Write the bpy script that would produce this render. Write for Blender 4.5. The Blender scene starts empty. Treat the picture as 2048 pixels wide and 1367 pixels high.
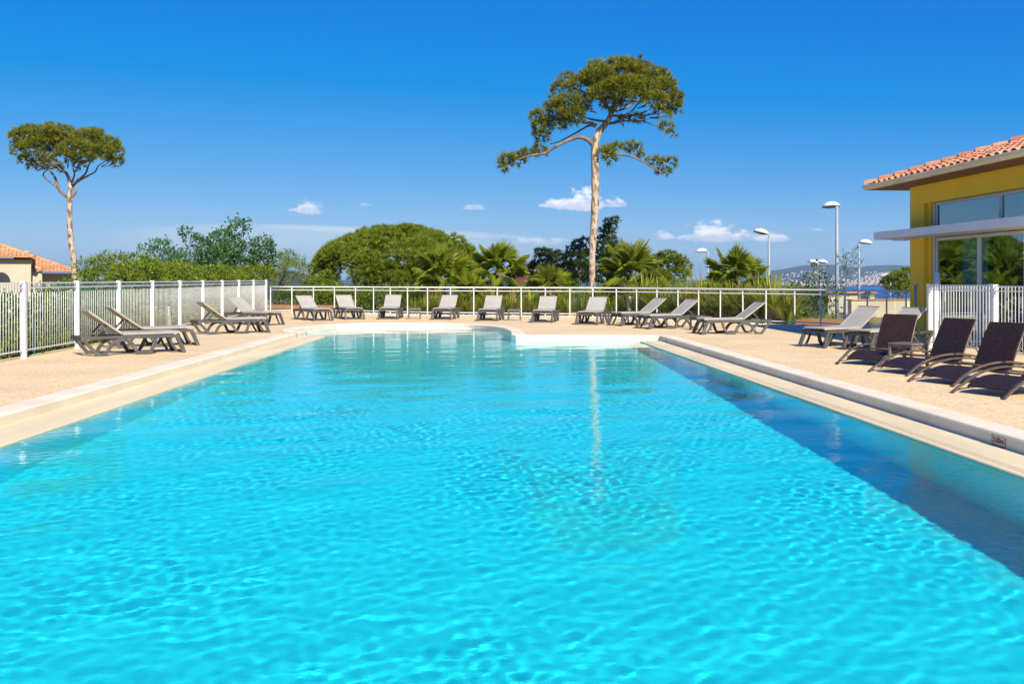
import bpy, bmesh, math, random
import numpy as np
from mathutils import Vector, Matrix
random.seed(7)
RNG = np.random.default_rng(11)
S = bpy.context.scene
COL = S.collection
R = math.radians

# ------------------------------------------------------------------ camera, sky, sun, exposure
EYE, HZ, F = 1.42, 558.0, 1980.0            # eye height, horizon row and focal length (pixels of the 2048 wide photo)
cam = bpy.data.cameras.new('camera')
co = bpy.data.objects.new('camera', cam); COL.objects.link(co)
co.location = (0, 0, EYE); co.rotation_euler = (R(90), 0, 0)
cam.sensor_width = 36; cam.lens = 36 * F / 2048; cam.shift_y = -(683.5 - HZ) / 2048
cam.clip_start = .05; cam.clip_end = 40000
S.camera = co

SUN = Vector((.49, -1.30, 1.0)).normalized()   # towards the sun
W = bpy.data.worlds.new('World'); S.world = W; W.use_nodes = True
nt = W.node_tree; N = nt.nodes; LK = nt.links
bg = N['Background']; bg.inputs[1].default_value = .078
sk = N.new('ShaderNodeTexSky'); sk.sky_type = 'NISHITA'; sk.sun_disc = False
sk.air_density = .7; sk.dust_density = .2; sk.ozone_density = 4
sk.sun_elevation = math.asin(SUN.z); sk.sun_rotation = math.atan2(SUN.x, SUN.y)

def mth(op, a, b=None, c=None, clamp=False):
    n = N.new('ShaderNodeMath'); n.operation = op; n.use_clamp = clamp
    for i, v in enumerate((a, b, c)):
        if v is None: continue
        if isinstance(v, (int, float)): n.inputs[i].default_value = v
        else: LK.new(v, n.inputs[i])
    return n.outputs[0]
# colour grade of the clear sky (polarised, deep azure), the same over the whole dome
sep = N.new('ShaderNodeSeparateColor'); LK.new(sk.outputs[0], sep.inputs[0])
r_ = mth('MAXIMUM', mth('MULTIPLY', mth('SUBTRACT', sep.outputs[0], 1.95), .78), .02)
g_ = mth('MULTIPLY', mth('POWER', sep.outputs[1], .88), .81)
b_ = mth('MULTIPLY', mth('POWER', mth('MULTIPLY', sep.outputs[2], .1), .30), 7.8)
cmb = N.new('ShaderNodeCombineColor'); LK.new(r_, cmb.inputs[0]); LK.new(g_, cmb.inputs[1]); LK.new(b_, cmb.inputs[2])
sky_col = cmb.outputs[0]
# small fair-weather clouds near the horizon: azimuth / elevation in degrees
tc = N.new('ShaderNodeTexCoord'); sx = N.new('ShaderNodeSeparateXYZ'); LK.new(tc.outputs['Generated'], sx.inputs[0])
az = mth('MULTIPLY', mth('ARCTAN2', sx.outputs[0], sx.outputs[1]), 180 / math.pi)
el = mth('MULTIPLY', mth('ARCSINE', sx.outputs[2]), 180 / math.pi)
cv = N.new('ShaderNodeCombineXYZ'); LK.new(az, cv.inputs[0]); LK.new(mth('MULTIPLY', el, 1.6), cv.inputs[1])
def wnoise(scale, det=6, rough=.55):
    n = N.new('ShaderNodeTexNoise'); n.inputs['Scale'].default_value = scale; n.inputs['Detail'].default_value = det
    n.inputs['Roughness'].default_value = rough; LK.new(cv.outputs[0], n.inputs['Vector']); return n.outputs[0]
nz = mth('SUBTRACT', wnoise(1.5), .5); nf = mth('SUBTRACT', wnoise(.55, 3), .5)
def mixc(fac, a, b):
    n = N.new('ShaderNodeMix'); n.data_type = 'RGBA'
    LK.new(fac, n.inputs[0])
    for v, i in ((a, 6), (b, 7)):
        if isinstance(v, tuple): n.inputs[i].default_value = v
        else: LK.new(v, n.inputs[i])
    return n.outputs[2]
def sstep(v, a, b):
    n = N.new('ShaderNodeMapRange'); n.interpolation_type = 'SMOOTHSTEP'
    LK.new(v, n.inputs[0]); n.inputs[1].default_value = a; n.inputs[2].default_value = b
    return n.outputs[0]
def azel(px, py):
    dx, dz = (px - 1024) / F, (HZ - py) / F
    return math.degrees(math.atan2(dx, 1)), math.degrees(math.atan2(dz, math.hypot(1, dx)))
# thin veil low over the left half
a0, e0 = azel(660, 505)
veil = mth('SUBTRACT', 1.0, mth('ADD', mth('POWER', mth('DIVIDE', mth('ABSOLUTE', mth('SUBTRACT', az, a0)), 12.5), 2.0),
       mth('POWER', mth('DIVIDE', mth('ABSOLUTE', mth('SUBTRACT', mth('ADD', el, mth('MULTIPLY', az, .035)), e0 + .035 * a0)), 1.55), 4.0)))
sky_col = mixc(mth('MULTIPLY', sstep(mth('ADD', veil, mth('MULTIPLY', nf, .5)), 0, .5), .46), sky_col, (6.2, 7.2, 7.9, 1))
a0, e0 = azel(800, 464)   # long thin streak
ve2 = mth('SUBTRACT', 1.0, mth('ADD', mth('POWER', mth('DIVIDE', mth('ABSOLUTE', mth('SUBTRACT', az, a0)), 9.5), 2.0),
      mth('POWER', mth('DIVIDE', mth('ABSOLUTE', mth('SUBTRACT', mth('ADD', el, mth('MULTIPLY', az, .04)), e0 + .04 * a0)), .28), 2.0)))
sky_col = mixc(mth('MULTIPLY', sstep(mth('ADD', ve2, mth('MULTIPLY', nf, .9)), 0, .9), .48), sky_col, (7.6, 8.0, 8.8, 1))
low = mth('POWER', sstep(el, 7.0, -1.0), 1.6)   # pale band along the whole horizon
sky_col = mixc(mth('MULTIPLY', low, .45), sky_col, (4.9, 6.3, 6.9, 1))
CLOUDS = [  # px, base py, half width, height, puffiness, alpha
 (618, 423, 30, 27, .9, .8), (598, 422, 22, 9, .9, .5), (1150, 414, 68, 26, 1.0, .95), (1170, 412, 46, 40, 1.0, .95), (1230, 411, 26, 16, 1.0, .8),
 (1105, 413, 30, 16, 1.0, .7), (1440, 478, 90, 24, 1.0, .85), (1420, 476, 60, 38, 1.0, .9), (1325, 477, 26, 18, 1.0, .7), (1545, 480, 34, 20, 1.0, .8),
 (945, 418, 32, 12, 1.0, .45), (733, 411, 16, 7, 1.0, .4), (1075, 486, 70, 14, 1.1, .5), (1270, 488, 40, 6, 1.2, .3), (1632, 461, 14, 5, 1.2, .35), (770, 470, 30, 12, 1.1, .4)]
for px, py, hw, hh, pf, al in CLOUDS:
    a0, e0 = azel(px, py); wd = hw * 57.3 / F; hd = hh * 57.3 / F
    u = mth('DIVIDE', mth('SUBTRACT', az, a0), wd)
    dv = mth('SUBTRACT', el, e0)
    v = mth('ADD', mth('DIVIDE', mth('MAXIMUM', dv, 0.0), hd), mth('DIVIDE', mth('MAXIMUM', mth('MULTIPLY', dv, -1), 0.0), hd * .28))
    m = mth('SUBTRACT', 1.0, mth('ADD', mth('POWER', mth('ABSOLUTE', u), 2.0), mth('POWER', v, 1.6)))
    dens = sstep(mth('ADD', m, mth('MULTIPLY', nz, 2.6 * pf)), 0, .9)
    tone = sstep(mth('ADD', mth('DIVIDE', dv, hd), mth('MULTIPLY', nz, 1.6)), -.15, .65)
    body = mixc(tone, (6.0, 6.6, 8.1, 1), (9.6, 9.5, 9.8, 1))
    sky_col = mixc(mth('MULTIPLY', dens, al), sky_col, body)
LK.new(sky_col, bg.inputs[0])

sl = bpy.data.lights.new('sun', 'SUN'); sl.energy = 5.0; sl.angle = R(.5); sl.color = (1, .93, .82)
so = bpy.data.objects.new('sun', sl); COL.objects.link(so)
so.rotation_euler = (-SUN).to_track_quat('-Z', 'Y').to_euler(); so.location = (30, -60, 60)
sl.cycles.is_caustics_light = True            # real refracted sunlight in the pool
vs = S.view_settings; vs.view_transform = 'Standard'; vs.look = 'None'; vs.gamma = 1; vs.use_curve_mapping = False
vs.exposure = .60
S.cycles.max_bounces = 10; S.cycles.transparent_max_bounces = 16; S.cycles.sample_clamp_indirect = 6

# ------------------------------------------------------------------ helpers
def P(px, py, D):  return Vector(((px - 1024) / F * D, D, EYE - (py - HZ) / F * D))
def G(px, py, z=0.0):
    D = F * (EYE - z) / (py - HZ); return Vector(((px - 1024) / F * D, D, z))

class MB:
    def __init__(s): s.v = []; s.f = []
    def add(s, vs, fs):
        o = len(s.v); s.v += [tuple(v) for v in vs]; s.f += [tuple(i + o for i in f) for f in fs]; return s
    def box(s, x0, y0, z0, x1, y1, z1):
        return s.add([(x0,y0,z0),(x1,y0,z0),(x1,y1,z0),(x0,y1,z0),(x0,y0,z1),(x1,y0,z1),(x1,y1,z1),(x0,y1,z1)],
                     [(3,2,1,0),(4,5,6,7),(0,1,5,4),(1,2,6,5),(2,3,7,6),(3,0,4,7)])
    def sweep(s, pts, w, h, side=None, closed=False):
        """rectangular bar along a polyline; w across 'side', h in the plane of travel"""
        pts = [Vector(p) for p in pts]; n = len(pts); rings = []
        for i, p in enumerate(pts):
            t = (pts[min(i+1, n-1)] - pts[max(i-1, 0)]).normalized()
            sd = Vector(side) if side is not None else (t.cross(Vector((0,0,1))) if abs(t.z) < .95 else Vector((1,0,0)))
            sd = (sd - t * sd.dot(t)).normalized(); up = sd.cross(t).normalized()
            k = 1.0
            if 0 < i < n-1:
                a = (pts[i]-pts[i-1]).normalized(); c = max(.5, a.dot(t)); k = 1/c
            rings.append([p - sd*w/2 - up*h/2*k, p + sd*w/2 - up*h/2*k, p + sd*w/2 + up*h/2*k, p - sd*w/2 + up*h/2*k])
        vs = [v for r in rings for v in r]; fs = []
        for i in range(n-1):
            a, b = 4*i, 4*i+4
            for j in range(4): fs.append((a+j, a+(j+1)%4, b+(j+1)%4, b+j))
        fs += [(3,2,1,0), tuple(4*(n-1)+j for j in range(4))]
        return s.add(vs, fs)
    def tube(s, pts, radii, n=6, cap=True):
        pts = [Vector(p) for p in pts]; m = len(pts); vs = []; fs = []
        if isinstance(radii, (int, float)): radii = [radii]*m
        ref = Vector((.31, .87, .13)).normalized()
        for i, p in enumerate(pts):
            t = (pts[min(i+1, m-1)] - pts[max(i-1, 0)]).normalized()
            a = t.cross(ref)
            if a.length < .1: a = t.cross(Vector((1,0,0)))
            a.normalize(); b = t.cross(a)
            for j in range(n):
                an = 2*math.pi*j/n; vs.append(p + (a*math.cos(an) + b*math.sin(an))*radii[i])
        for i in range(m-1):
            for j in range(n): fs.append((i*n+j, i*n+(j+1)%n, (i+1)*n+(j+1)%n, (i+1)*n+j))
        if cap: fs += [tuple(reversed(range(n))), tuple((m-1)*n+j for j in range(n))]
        return s.add(vs, fs)
    def lathe(s, prof, c=(0,0,0), n=20):
        vs = []; fs = []; m = len(prof)
        for r, z in prof:
            for j in range(n): vs.append((c[0]+r*math.cos(2*math.pi*j/n), c[1]+r*math.sin(2*math.pi*j/n), c[2]+z))
        for i in range(m-1):
            for j in range(n): fs.append((i*n+j, i*n+(j+1)%n, (i+1)*n+(j+1)%n, (i+1)*n+j))
        return s.add(vs, fs)
    def sheet(s, prof, y0, y1, th):
        """ribbon of profile points (x,z) extruded between y0 and y1 with thickness th"""
        n = len(prof); vs = []; fs = []
        for i in range(n):
            a = Vector(prof[max(i-1,0)]); b = Vector(prof[min(i+1,n-1)]); t = (b-a).normalized(); nn = Vector((-t.y, t.x))*th
            x, z = prof[i]
            vs += [(x,y0,z),(x,y1,z),(x-nn.x,y0,z-nn.y),(x-nn.x,y1,z-nn.y)]
        for i in range(n-1):
            a, b = 4*i, 4*i+4
            fs += [(a,a+1,b+1,b),(a+2,b+2,b+3,a+3),(a,b,b+2,a+2),(a+1,a+3,b+3,b+1)]
        fs += [(0,2,3,1),(4*n-4,4*n-3,4*n-1,4*n-2)]
        return s.add(vs, fs)
    def build(s, name, mat, parent=None, base=None, smooth=False, bevel=0):
        me = bpy.data.meshes.new(name); vs = s.v
        if base is not None: vs = [(v[0]-base[0], v[1]-base[1], v[2]-base[2]) for v in vs]
        me.from_pydata(vs, [], s.f); me.materials.append(mat)
        if smooth: me.polygons.foreach_set('use_smooth', [True]*len(me.polygons))
        return link(name, me, parent, base if parent is None else None, bevel)

def link(name, me, parent=None, loc=None, bevel=0):
    o = bpy.data.objects.new(name, me); COL.objects.link(o)
    if parent is not None: o.parent = parent
    if loc is not None: o.location = loc
    if bevel:
        b = o.modifiers.new('bevel', 'BEVEL'); b.width = bevel; b.segments = 2; b.limit_method = 'ANGLE'
    return o
def tag(o, label=None, cat=None, group=None, kind=None):
    for k, v in (('label', label), ('category', cat), ('group', group), ('kind', kind)):
        if v: o[k] = v
    return o
def thing(name, label, cat, loc=(0,0,0), rz=0, group=None):
    o = bpy.data.objects.new(name, None); COL.objects.link(o); o.location = loc; o.rotation_euler = (0,0,rz)
    o.empty_display_size = .2
    return tag(o, label, cat, group)
def copy_tree(o, parent=None):
    c = o.copy(); COL.objects.link(c)
    if parent is not None: c.parent = parent
    for ch in list(o.children): copy_tree(ch, c)
    return c
def inst(src, parent, loc, rz=0, sc=None):
    c = src.copy(); COL.objects.link(c); c.parent = parent; c.location = loc; c.rotation_euler = (0,0,rz)
    if sc: c.scale = sc
    return c

# ------------------------------------------------------------------ materials
def newmat(name):
    m = bpy.data.materials.new(name); m.use_nodes = True; t = m.node_tree
    return m, t.nodes, t.links, t.nodes['Principled BSDF']
def M(name, c, rough=.6, c2=None, scale=8, det=4, bump=0, bscale=None, metal=0, spec=.5, lo=.35, hi=.65, stretch=None):
    m, n, l, b = newmat(name)
    b.inputs['Base Color'].default_value = (*c, 1); b.inputs['Roughness'].default_value = rough
    b.inputs['Metallic'].default_value = metal; b.inputs['Specular IOR Level'].default_value = spec
    t = n.new('ShaderNodeTexCoord'); vec = t.outputs['Object']
    if stretch:
        mp = n.new('ShaderNodeMapping'); mp.inputs['Scale'].default_value = stretch; l.new(vec, mp.inputs[0]); vec = mp.outputs[0]
    if c2 is not None:
        x = n.new('ShaderNodeTexNoise'); x.inputs['Scale'].default_value = scale; x.inputs['Detail'].default_value = det
        l.new(vec, x.inputs['Vector'])
        r = n.new('ShaderNodeValToRGB'); r.color_ramp.elements[0].position = lo; r.color_ramp.elements[1].position = hi
        r.color_ramp.elements[0].color = (*c, 1); r.color_ramp.elements[1].color = (*c2, 1)
        l.new(x.outputs[0], r.inputs[0]); l.new(r.outputs[0], b.inputs['Base Color'])
    if bump:
        x = n.new('ShaderNodeTexNoise'); x.inputs['Scale'].default_value = bscale or scale; x.inputs['Detail'].default_value = 5
        l.new(vec, x.inputs['Vector'])
        u = n.new('ShaderNodeBump'); u.inputs['Strength'].default_value = bump; u.inputs['Distance'].default_value = .02
        l.new(x.outputs[0], u.inputs['Height']); l.new(u.outputs[0], b.inputs['Normal'])
    return m
def leafmat(name, c1, c2, c3=None, tr=.3, rough=.5):
    m, n, l, b = newmat(name)
    a = n.new('ShaderNodeAttribute'); a.attribute_name = 'var'
    r = n.new('ShaderNodeValToRGB'); e = r.color_ramp.elements
    e[0].color = (*c1, 1); e[1].color = (*c2, 1); e[0].position = .05; e[1].position = .8
    if c3: q = e.new(.97); q.color = (*c3, 1)
    l.new(a.outputs['Fac'], r.inputs[0]); l.new(r.outputs[0], b.inputs['Base Color'])
    b.inputs['Roughness'].default_value = rough; b.inputs['Specular IOR Level'].default_value = .35
    t = n.new('ShaderNodeBsdfTranslucent'); g = n.new('ShaderNodeMix'); g.data_type = 'RGBA'; g.blend_type = 'MULTIPLY'
    g.inputs[0].default_value = 1; l.new(r.outputs[0], g.inputs[6]); g.inputs[7].default_value = (1.25, 1.2, .5, 1)
    l.new(g.outputs[2], t.inputs[0])
    x = n.new('ShaderNodeMixShader'); x.inputs[0].default_value = tr
    l.new(b.outputs[0], x.inputs[1]); l.new(t.outputs[0], x.inputs[2]); l.new(x.outputs[0], n['Material Output'].inputs[0])
    return m

MT = {}
MT['coping'] = M('pale_concrete', (.82,.71,.50), .75, (.72,.61,.42), 1.3, 6, .12, 60)
MT['ledge'] = M('cream_ledge', (.80,.65,.38), .6, (.68,.54,.30), 2.0, 6, .12, 80, stretch=(1,.25,1))
MT['white'] = M('white_paint', (.80,.80,.78), .4, (.74,.74,.71), 3, 3)
MT['rail'] = M('rail_paint', (.74,.72,.68), .4, (.66,.64,.60), 3, 3)
MT['plastic'] = M('taupe_plastic', (.082,.076,.068), .5, (.064,.059,.053), 7, 4, .1, 90)
MT['sling'] = M('grey_sling', (.39,.36,.30), .85, (.345,.315,.265), 4, 5, .35, 260)
MT['rattan_tube'] = M('bronze_tube', (.13,.092,.06), .45, (.085,.06,.04), 9, 3)
MT['table'] = M('table_plastic', (.17,.135,.10), .55, (.13,.105,.08), 8, 4, .15, 60)
MT['yellow'] = M('ochre_render', (.93,.56,.03), .85, (.86,.51,.028), .9, 7, .25, 120)
MT['cream'] = M('cream_render', (.52,.44,.31), .85, (.45,.38,.26), .7, 6, .2, 60)
MT['canopy'] = M('grey_canopy', (.72,.71,.70), .6, (.64,.63,.62), 1.5, 5)
MT['alu'] = M('pale_aluminium', (.56,.56,.55), .4, (.5,.5,.49), 4, 3)
MT['gutter'] = M('stone_gutter', (.72,.58,.36), .6, (.62,.49,.30), 1.6, 5)
MT['soffit'] = M('brown_soffit', (.22,.09,.04), .6, (.16,.065,.03), 3, 4, .2, 20, stretch=(1,8,1))
MT['interior'] = M('room_plaster', (.42,.43,.43), .9, (.36,.37,.37), 2, 3)
MT['curtain'] = M('white_curtain', (.70,.68,.66), .9, (.6,.58,.56), 2, 3)
MT['steel'] = M('brushed_steel', (.55,.53,.50), .35, (.45,.43,.40), 20, 3, metal=.7)
MT['lamp_pole'] = M('galvanised_pole', (.30,.34,.38), .5, (.25,.29,.33), 3, 3)
MT['lamp_dome'] = M('white_lamp_dome', (.80,.80,.80), .4, (.74,.74,.74), 4, 3)
MT['lamp_under'] = M('lamp_glass', (.30,.28,.22), .5, (.24,.22,.17), 6, 3)
MT['bark'] = M('grey_pine_bark', (.50,.38,.26), .9, (.13,.085,.06), 6.5, 10, 1.0, 9, stretch=(1,1,.45), lo=.44, hi=.62)
MT['limb'] = M('pine_limb', (.27,.185,.12), .9, (.11,.08,.06), 3, 6, .6, 9)
MT['twig'] = M('grey_twig', (.17,.13,.09), .9, (.09,.07,.05), 5, 4)
MT['timber'] = M('orange_timber', (.50,.27,.08), .7, (.38,.19,.06), 6, 4, .3, 30, stretch=(.3,3,3))
MT['brick'] = M('terracotta_cap', (.46,.22,.11), .8, (.36,.17,.085), 4, 5, .3, 40)
MT['pebble'] = M('white_pebble', (.68,.65,.58), .8, (.50,.46,.40), 9, 3)
MT['rust'] = M('rust_stone', (.16,.06,.04), .9, (.08,.035,.03), 3, 6, .8, 6)
MT['earth'] = M('dry_earth', (.23,.18,.10), .95, (.10,.11,.04), .35, 8, .4, 6)
MT['dark'] = M('dark_gap', (.03,.03,.03), .8, (.02,.02,.02), 3)
MT['tile_pink'] = M('depth_tile', (.70,.46,.37), .5, (.63,.41,.33), 20, 3)
MT['ink'] = M('dark_ink', (.03,.015,.015), .5, (.04,.02,.02), 9)
MT['green_post'] = M('green_post', (.02,.13,.12), .5, (.015,.10,.095), 5)
MT['roof'] = M('terracotta_tile', (.50,.215,.105), .8, (.37,.15,.075), 1.3, 5, .3, 40)
MT['roof_old'] = M('old_terracotta', (.62,.34,.17), .85, (.44,.22,.11), 1.2, 6, .3, 20)
def tilemat():
    m, n, l, b = newmat('canal_tile'); b.inputs['Roughness'].default_value = .8
    o = n.new('ShaderNodeObjectInfo'); r = n.new('ShaderNodeValToRGB'); e = r.color_ramp.elements
    e[0].color = (.44,.16,.075,1); e[1].color = (.60,.33,.19,1); q = e.new(.5); q.color = (.54,.225,.11,1)
    l.new(o.outputs['Random'], r.inputs[0])
    t = n.new('ShaderNodeTexCoord'); x = n.new('ShaderNodeTexNoise'); x.inputs['Scale'].default_value = 9; x.inputs['Detail'].default_value = 6
    l.new(t.outputs['Object'], x.inputs['Vector'])
    g = n.new('ShaderNodeMix'); g.data_type = 'RGBA'; g.blend_type = 'MULTIPLY'; g.inputs[0].default_value = .6
    l.new(r.outputs[0], g.inputs[6]); l.new(x.outputs[0], g.inputs[7])
    h = n.new('ShaderNodeMix'); h.data_type = 'RGBA'; h.blend_type = 'ADD'; h.inputs[0].default_value = .35
    l.new(g.outputs[2], h.inputs[6]); l.new(r.outputs[0], h.inputs[7]); l.new(h.outputs[2], b.inputs['Base Color'])
    return m
MT['tile'] = tilemat()
def deckmat():
    m, n, l, b = newmat('exposed_aggregate'); b.inputs['Roughness'].default_value = .85
    t = n.new('ShaderNodeTexCoord')
    v = n.new('ShaderNodeTexVoronoi'); v.inputs['Scale'].default_value = 42; l.new(t.outputs['Object'], v.inputs['Vector'])
    s = n.new('ShaderNodeSeparateColor'); l.new(v.outputs['Color'], s.inputs[0])
    r = n.new('ShaderNodeValToRGB'); e = r.color_ramp.elements
    e[0].color = (.62,.41,.19,1); e[1].color = (.88,.73,.45,1); e[0].position = .0
    q = e.new(.25); q.color = (.73,.53,.265,1); q = e.new(.75); q.color = (.78,.58,.305,1)
    l.new(s.outputs[0], r.inputs[0])
    x = n.new('ShaderNodeTexNoise'); x.inputs['Scale'].default_value = .45; x.inputs['Detail'].default_value = 7; x.inputs['Roughness'].default_value = .6
    l.new(t.outputs['Object'], x.inputs['Vector'])
    k = n.new('ShaderNodeValToRGB'); k.color_ramp.elements[0].position = .35; k.color_ramp.elements[1].position = .7
    k.color_ramp.elements[0].color = (.86,.84,.82,1); k.color_ramp.elements[1].color = (1.06,1.05,1.03,1)
    l.new(x.outputs[0], k.inputs[0])
    g = n.new('ShaderNodeMix'); g.data_type = 'RGBA'; g.blend_type = 'MULTIPLY'; g.inputs[0].default_value = 1
    l.new(r.outputs[0], g.inputs[6]); l.new(k.outputs[0], g.inputs[7]); l.new(g.outputs[2], b.inputs['Base Color'])
    u = n.new('ShaderNodeBump'); u.inputs['Strength'].default_value = .25; u.inputs['Distance'].default_value = .005
    l.new(v.outputs['Distance'], u.inputs['Height']); l.new(u.outputs[0], b.inputs['Normal'])
    return m
MT['deck'] = deckmat()
def weavemat():
    m, n, l, b = newmat('brown_rattan'); b.inputs['Roughness'].default_value = .5; b.inputs['Specular IOR Level'].default_value = .3
    t = n.new('ShaderNodeTexCoord'); mp = n.new('ShaderNodeMapping'); mp.inputs['Scale'].default_value = (1,1,1); l.new(t.outputs['UV'], mp.inputs[0])
    k = n.new('ShaderNodeTexBrick'); k.inputs['Scale'].default_value = 1; k.inputs['Brick Width'].default_value = .040; k.inputs['Row Height'].default_value = .020
    k.inputs['Mortar Size'].default_value = .004; k.inputs['Mortar Smooth'].default_value = .6
    k.inputs['Color1'].default_value = (.062,.030,.019,1); k.inputs['Color2'].default_value = (.024,.012,.009,1); k.inputs['Mortar'].default_value = (.008,.006,.006,1)
    l.new(mp.outputs[0], k.inputs['Vector']); l.new(k.outputs['Color'], b.inputs['Base Color'])
    u = n.new('ShaderNodeBump'); u.invert = True; u.inputs['Strength'].default_value = .9; u.inputs['Distance'].default_value = .006
    l.new(k.outputs['Fac'], u.inputs['Height']); l.new(u.outputs[0], b.inputs['Normal'])
    return m
MT['weave'] = weavemat()
def glassmat(name, tint, base_refl, rough=0.0):
    m, n, l, b = newmat(name); n.remove(b)
    t = n.new('ShaderNodeBsdfTransparent'); t.inputs[0].default_value = (*tint, 1)
    g = n.new('ShaderNodeBsdfGlossy'); g.inputs['Roughness'].default_value = rough
    w = n.new('ShaderNodeLayerWeight'); w.inputs[0].default_value = .5
    pw = n.new('ShaderNodeMath'); pw.operation = 'POWER'; l.new(w.outputs['Facing'], pw.inputs[0]); pw.inputs[1].default_value = 4
    r = n.new('ShaderNodeMapRange'); l.new(pw.outputs[0], r.inputs[0]); r.inputs[3].default_value = base_refl; r.inputs[4].default_value = .9
    x = n.new('ShaderNodeMixShader'); l.new(r.outputs[0], x.inputs[0]); l.new(t.outputs[0], x.inputs[1]); l.new(g.outputs[0], x.inputs[2])
    l.new(x.outputs[0], n['Material Output'].inputs[0]); return m
MT['pane'] = glassmat('window_glass', (.56,.86,.89), .24)
MT['rail_glass'] = glassmat('railing_glass', (.95,.965,.955), .025)
# foliage
MT['pine'] = leafmat('pine_needles', (.115,.135,.010), (.265,.275,.018), (.34,.27,.03), .38)
MT['pine2'] = leafmat('umbrella_needles', (.105,.155,.012), (.245,.300,.020), (.31,.33,.035), .38)
MT['cyp'] = leafmat('dark_conifer_needles', (.030,.058,.014), (.085,.125,.026), None, .22)
MT['olive'] = leafmat('ash_leaves', (.045,.115,.040), (.110,.215,.060), (.17,.26,.07), .38)
MT['hedge'] = leafmat('hedge_leaves', (.095,.145,.010), (.220,.275,.018), (.30,.31,.035), .38)
MT['shrub'] = leafmat('shrub_leaves', (.070,.130,.010), (.175,.245,.018), (.26,.28,.03), .38)
MT['citrus'] = leafmat('broad_leaves', (.050,.100,.018), (.140,.205,.050), (.26,.29,.12), .36)
MT['palm'] = leafmat('palm_fronds', (.150,.200,.014), (.290,.330,.024), (.40,.38,.06), .40)
MT['flax'] = leafmat('sword_leaves', (.215,.250,.022), (.420,.430,.055), (.52,.48,.10), .38)
MT['flax2'] = leafmat('blue_green_sword_leaves', (.140,.195,.045), (.275,.330,.080), (.40,.40,.13), .36)
MT['dead'] = leafmat('dry_fronds', (.16,.11,.035), (.28,.20,.07), None, .2)

# ------------------------------------------------------------------ terrain, sea, hills
def grid_obj(name, xs, ys, zf, mat, smooth=True):
    X, Y = np.meshgrid(xs, ys); Z = zf(X, Y)
    v = np.stack([X, Y, Z], -1).reshape(-1, 3); nx, ny = len(xs), len(ys)
    i = np.arange(nx*ny).reshape(ny, nx); f = np.stack([i[:-1,:-1], i[:-1,1:], i[1:,1:], i[1:,:-1]], -1).reshape(-1, 4)
    return link(name, fastmesh(name, v, f, mat, smooth))
def fastmesh(name, v, f, mat, smooth=False, var=None):
    me = bpy.data.meshes.new(name); v = np.asarray(v, np.float32); f = np.asarray(f, np.int32)
    me.vertices.add(len(v)); me.vertices.foreach_set('co', v.ravel())
    k = f.shape[1]; me.loops.add(f.size); me.loops.foreach_set('vertex_index', f.ravel())
    me.polygons.add(len(f)); me.polygons.foreach_set('loop_start', np.arange(0, f.size, k, dtype=np.int32))
    if smooth: me.polygons.foreach_set('use_smooth', np.ones(len(f), bool))
    me.update(calc_edges=True); me.materials.append(mat)
    if var is not None:
        a = me.attributes.new('var', 'FLOAT', 'FACE'); a.data.foreach_set('value', np.asarray(var, np.float32))
    return me
SEA = -30.0
def zt(X, Y):
    d = np.clip(Y - 46, 0, 400); drop = .02*d + .00021*d*d
    drop = drop * np.clip(.35 + (X + 25)/60, .3, 1.0)
    pit = 2.6*np.clip((9.6-np.abs(X+1))/2.5, 0, 1)*np.clip((37-Y)/3, 0, 1)*np.clip((Y+8)/3, 0, 1)
    return -.45 - pit - np.minimum(drop, 36) + .12*np.sin(X*.31)*np.sin(Y*.23)
ter = grid_obj('ground', np.concatenate([np.linspace(-900,-60,30), np.linspace(-55,55,56), np.linspace(60,900,30)]),
               np.concatenate([np.linspace(-60,90,60), np.linspace(95,620,50)]), zt, MT['earth'])
tag(ter, kind='structure')
m, n, l, b = newmat('deep_sea'); b.inputs['Base Color'].default_value = (.004,.065,.22,1); b.inputs['Roughness'].default_value = .35
x = n.new('ShaderNodeTexNoise'); x.inputs['Scale'].default_value = .12; x.inputs['Detail'].default_value = 5
t = n.new('ShaderNodeTexCoord'); l.new(t.outputs['Object'], x.inputs['Vector']); u = n.new('ShaderNodeBump'); u.inputs['Strength'].default_value = .5
l.new(x.outputs[0], u.inputs['Height']); l.new(u.outputs[0], b.inputs['Normal'])
MT['sea'] = m
sea = MB().add([(-11000,-2000,SEA),(11000,-2000,SEA),(11000,12000,SEA),(-11000,12000,SEA)], [(0,1,2,3)]).build('sea', MT['sea']); tag(sea, kind='structure')
MT['hill'] = M('wooded_hills', (.022,.045,.018), .95, (.06,.075,.035), .006, 8)
def hz_(X, Y):
    t = np.clip((Y - 4430)/3600, 0, 1); pxs = 1024 + F*X/Y
    ridge = 90 + 22*np.exp(-((pxs-1640)/60)**2) + 16*np.exp(-((pxs-1775)/70)**2) - 10*np.exp(-((pxs-1705)/30)**2) - 90*np.clip((1600-pxs)/160, 0, 1.15) - 25*np.clip((pxs-1850)/300, 0, 2)
    town = 42*np.exp(-((pxs-1765)/45)**2 - ((Y-5050)/420)**2)
    ground = SEA - .8 + 5*np.clip((Y-4430)/60, 0, 1)
    return ground + (ridge - SEA)*t*t*(3-2*t) + town + 5*np.sin(X*.013)*np.sin(Y*.009)*t
hills = grid_obj('hills', np.linspace(-5200, 7200, 220), np.linspace(4430, 8200, 70), hz_, MT['hill']); tag(hills, kind='structure')
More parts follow.
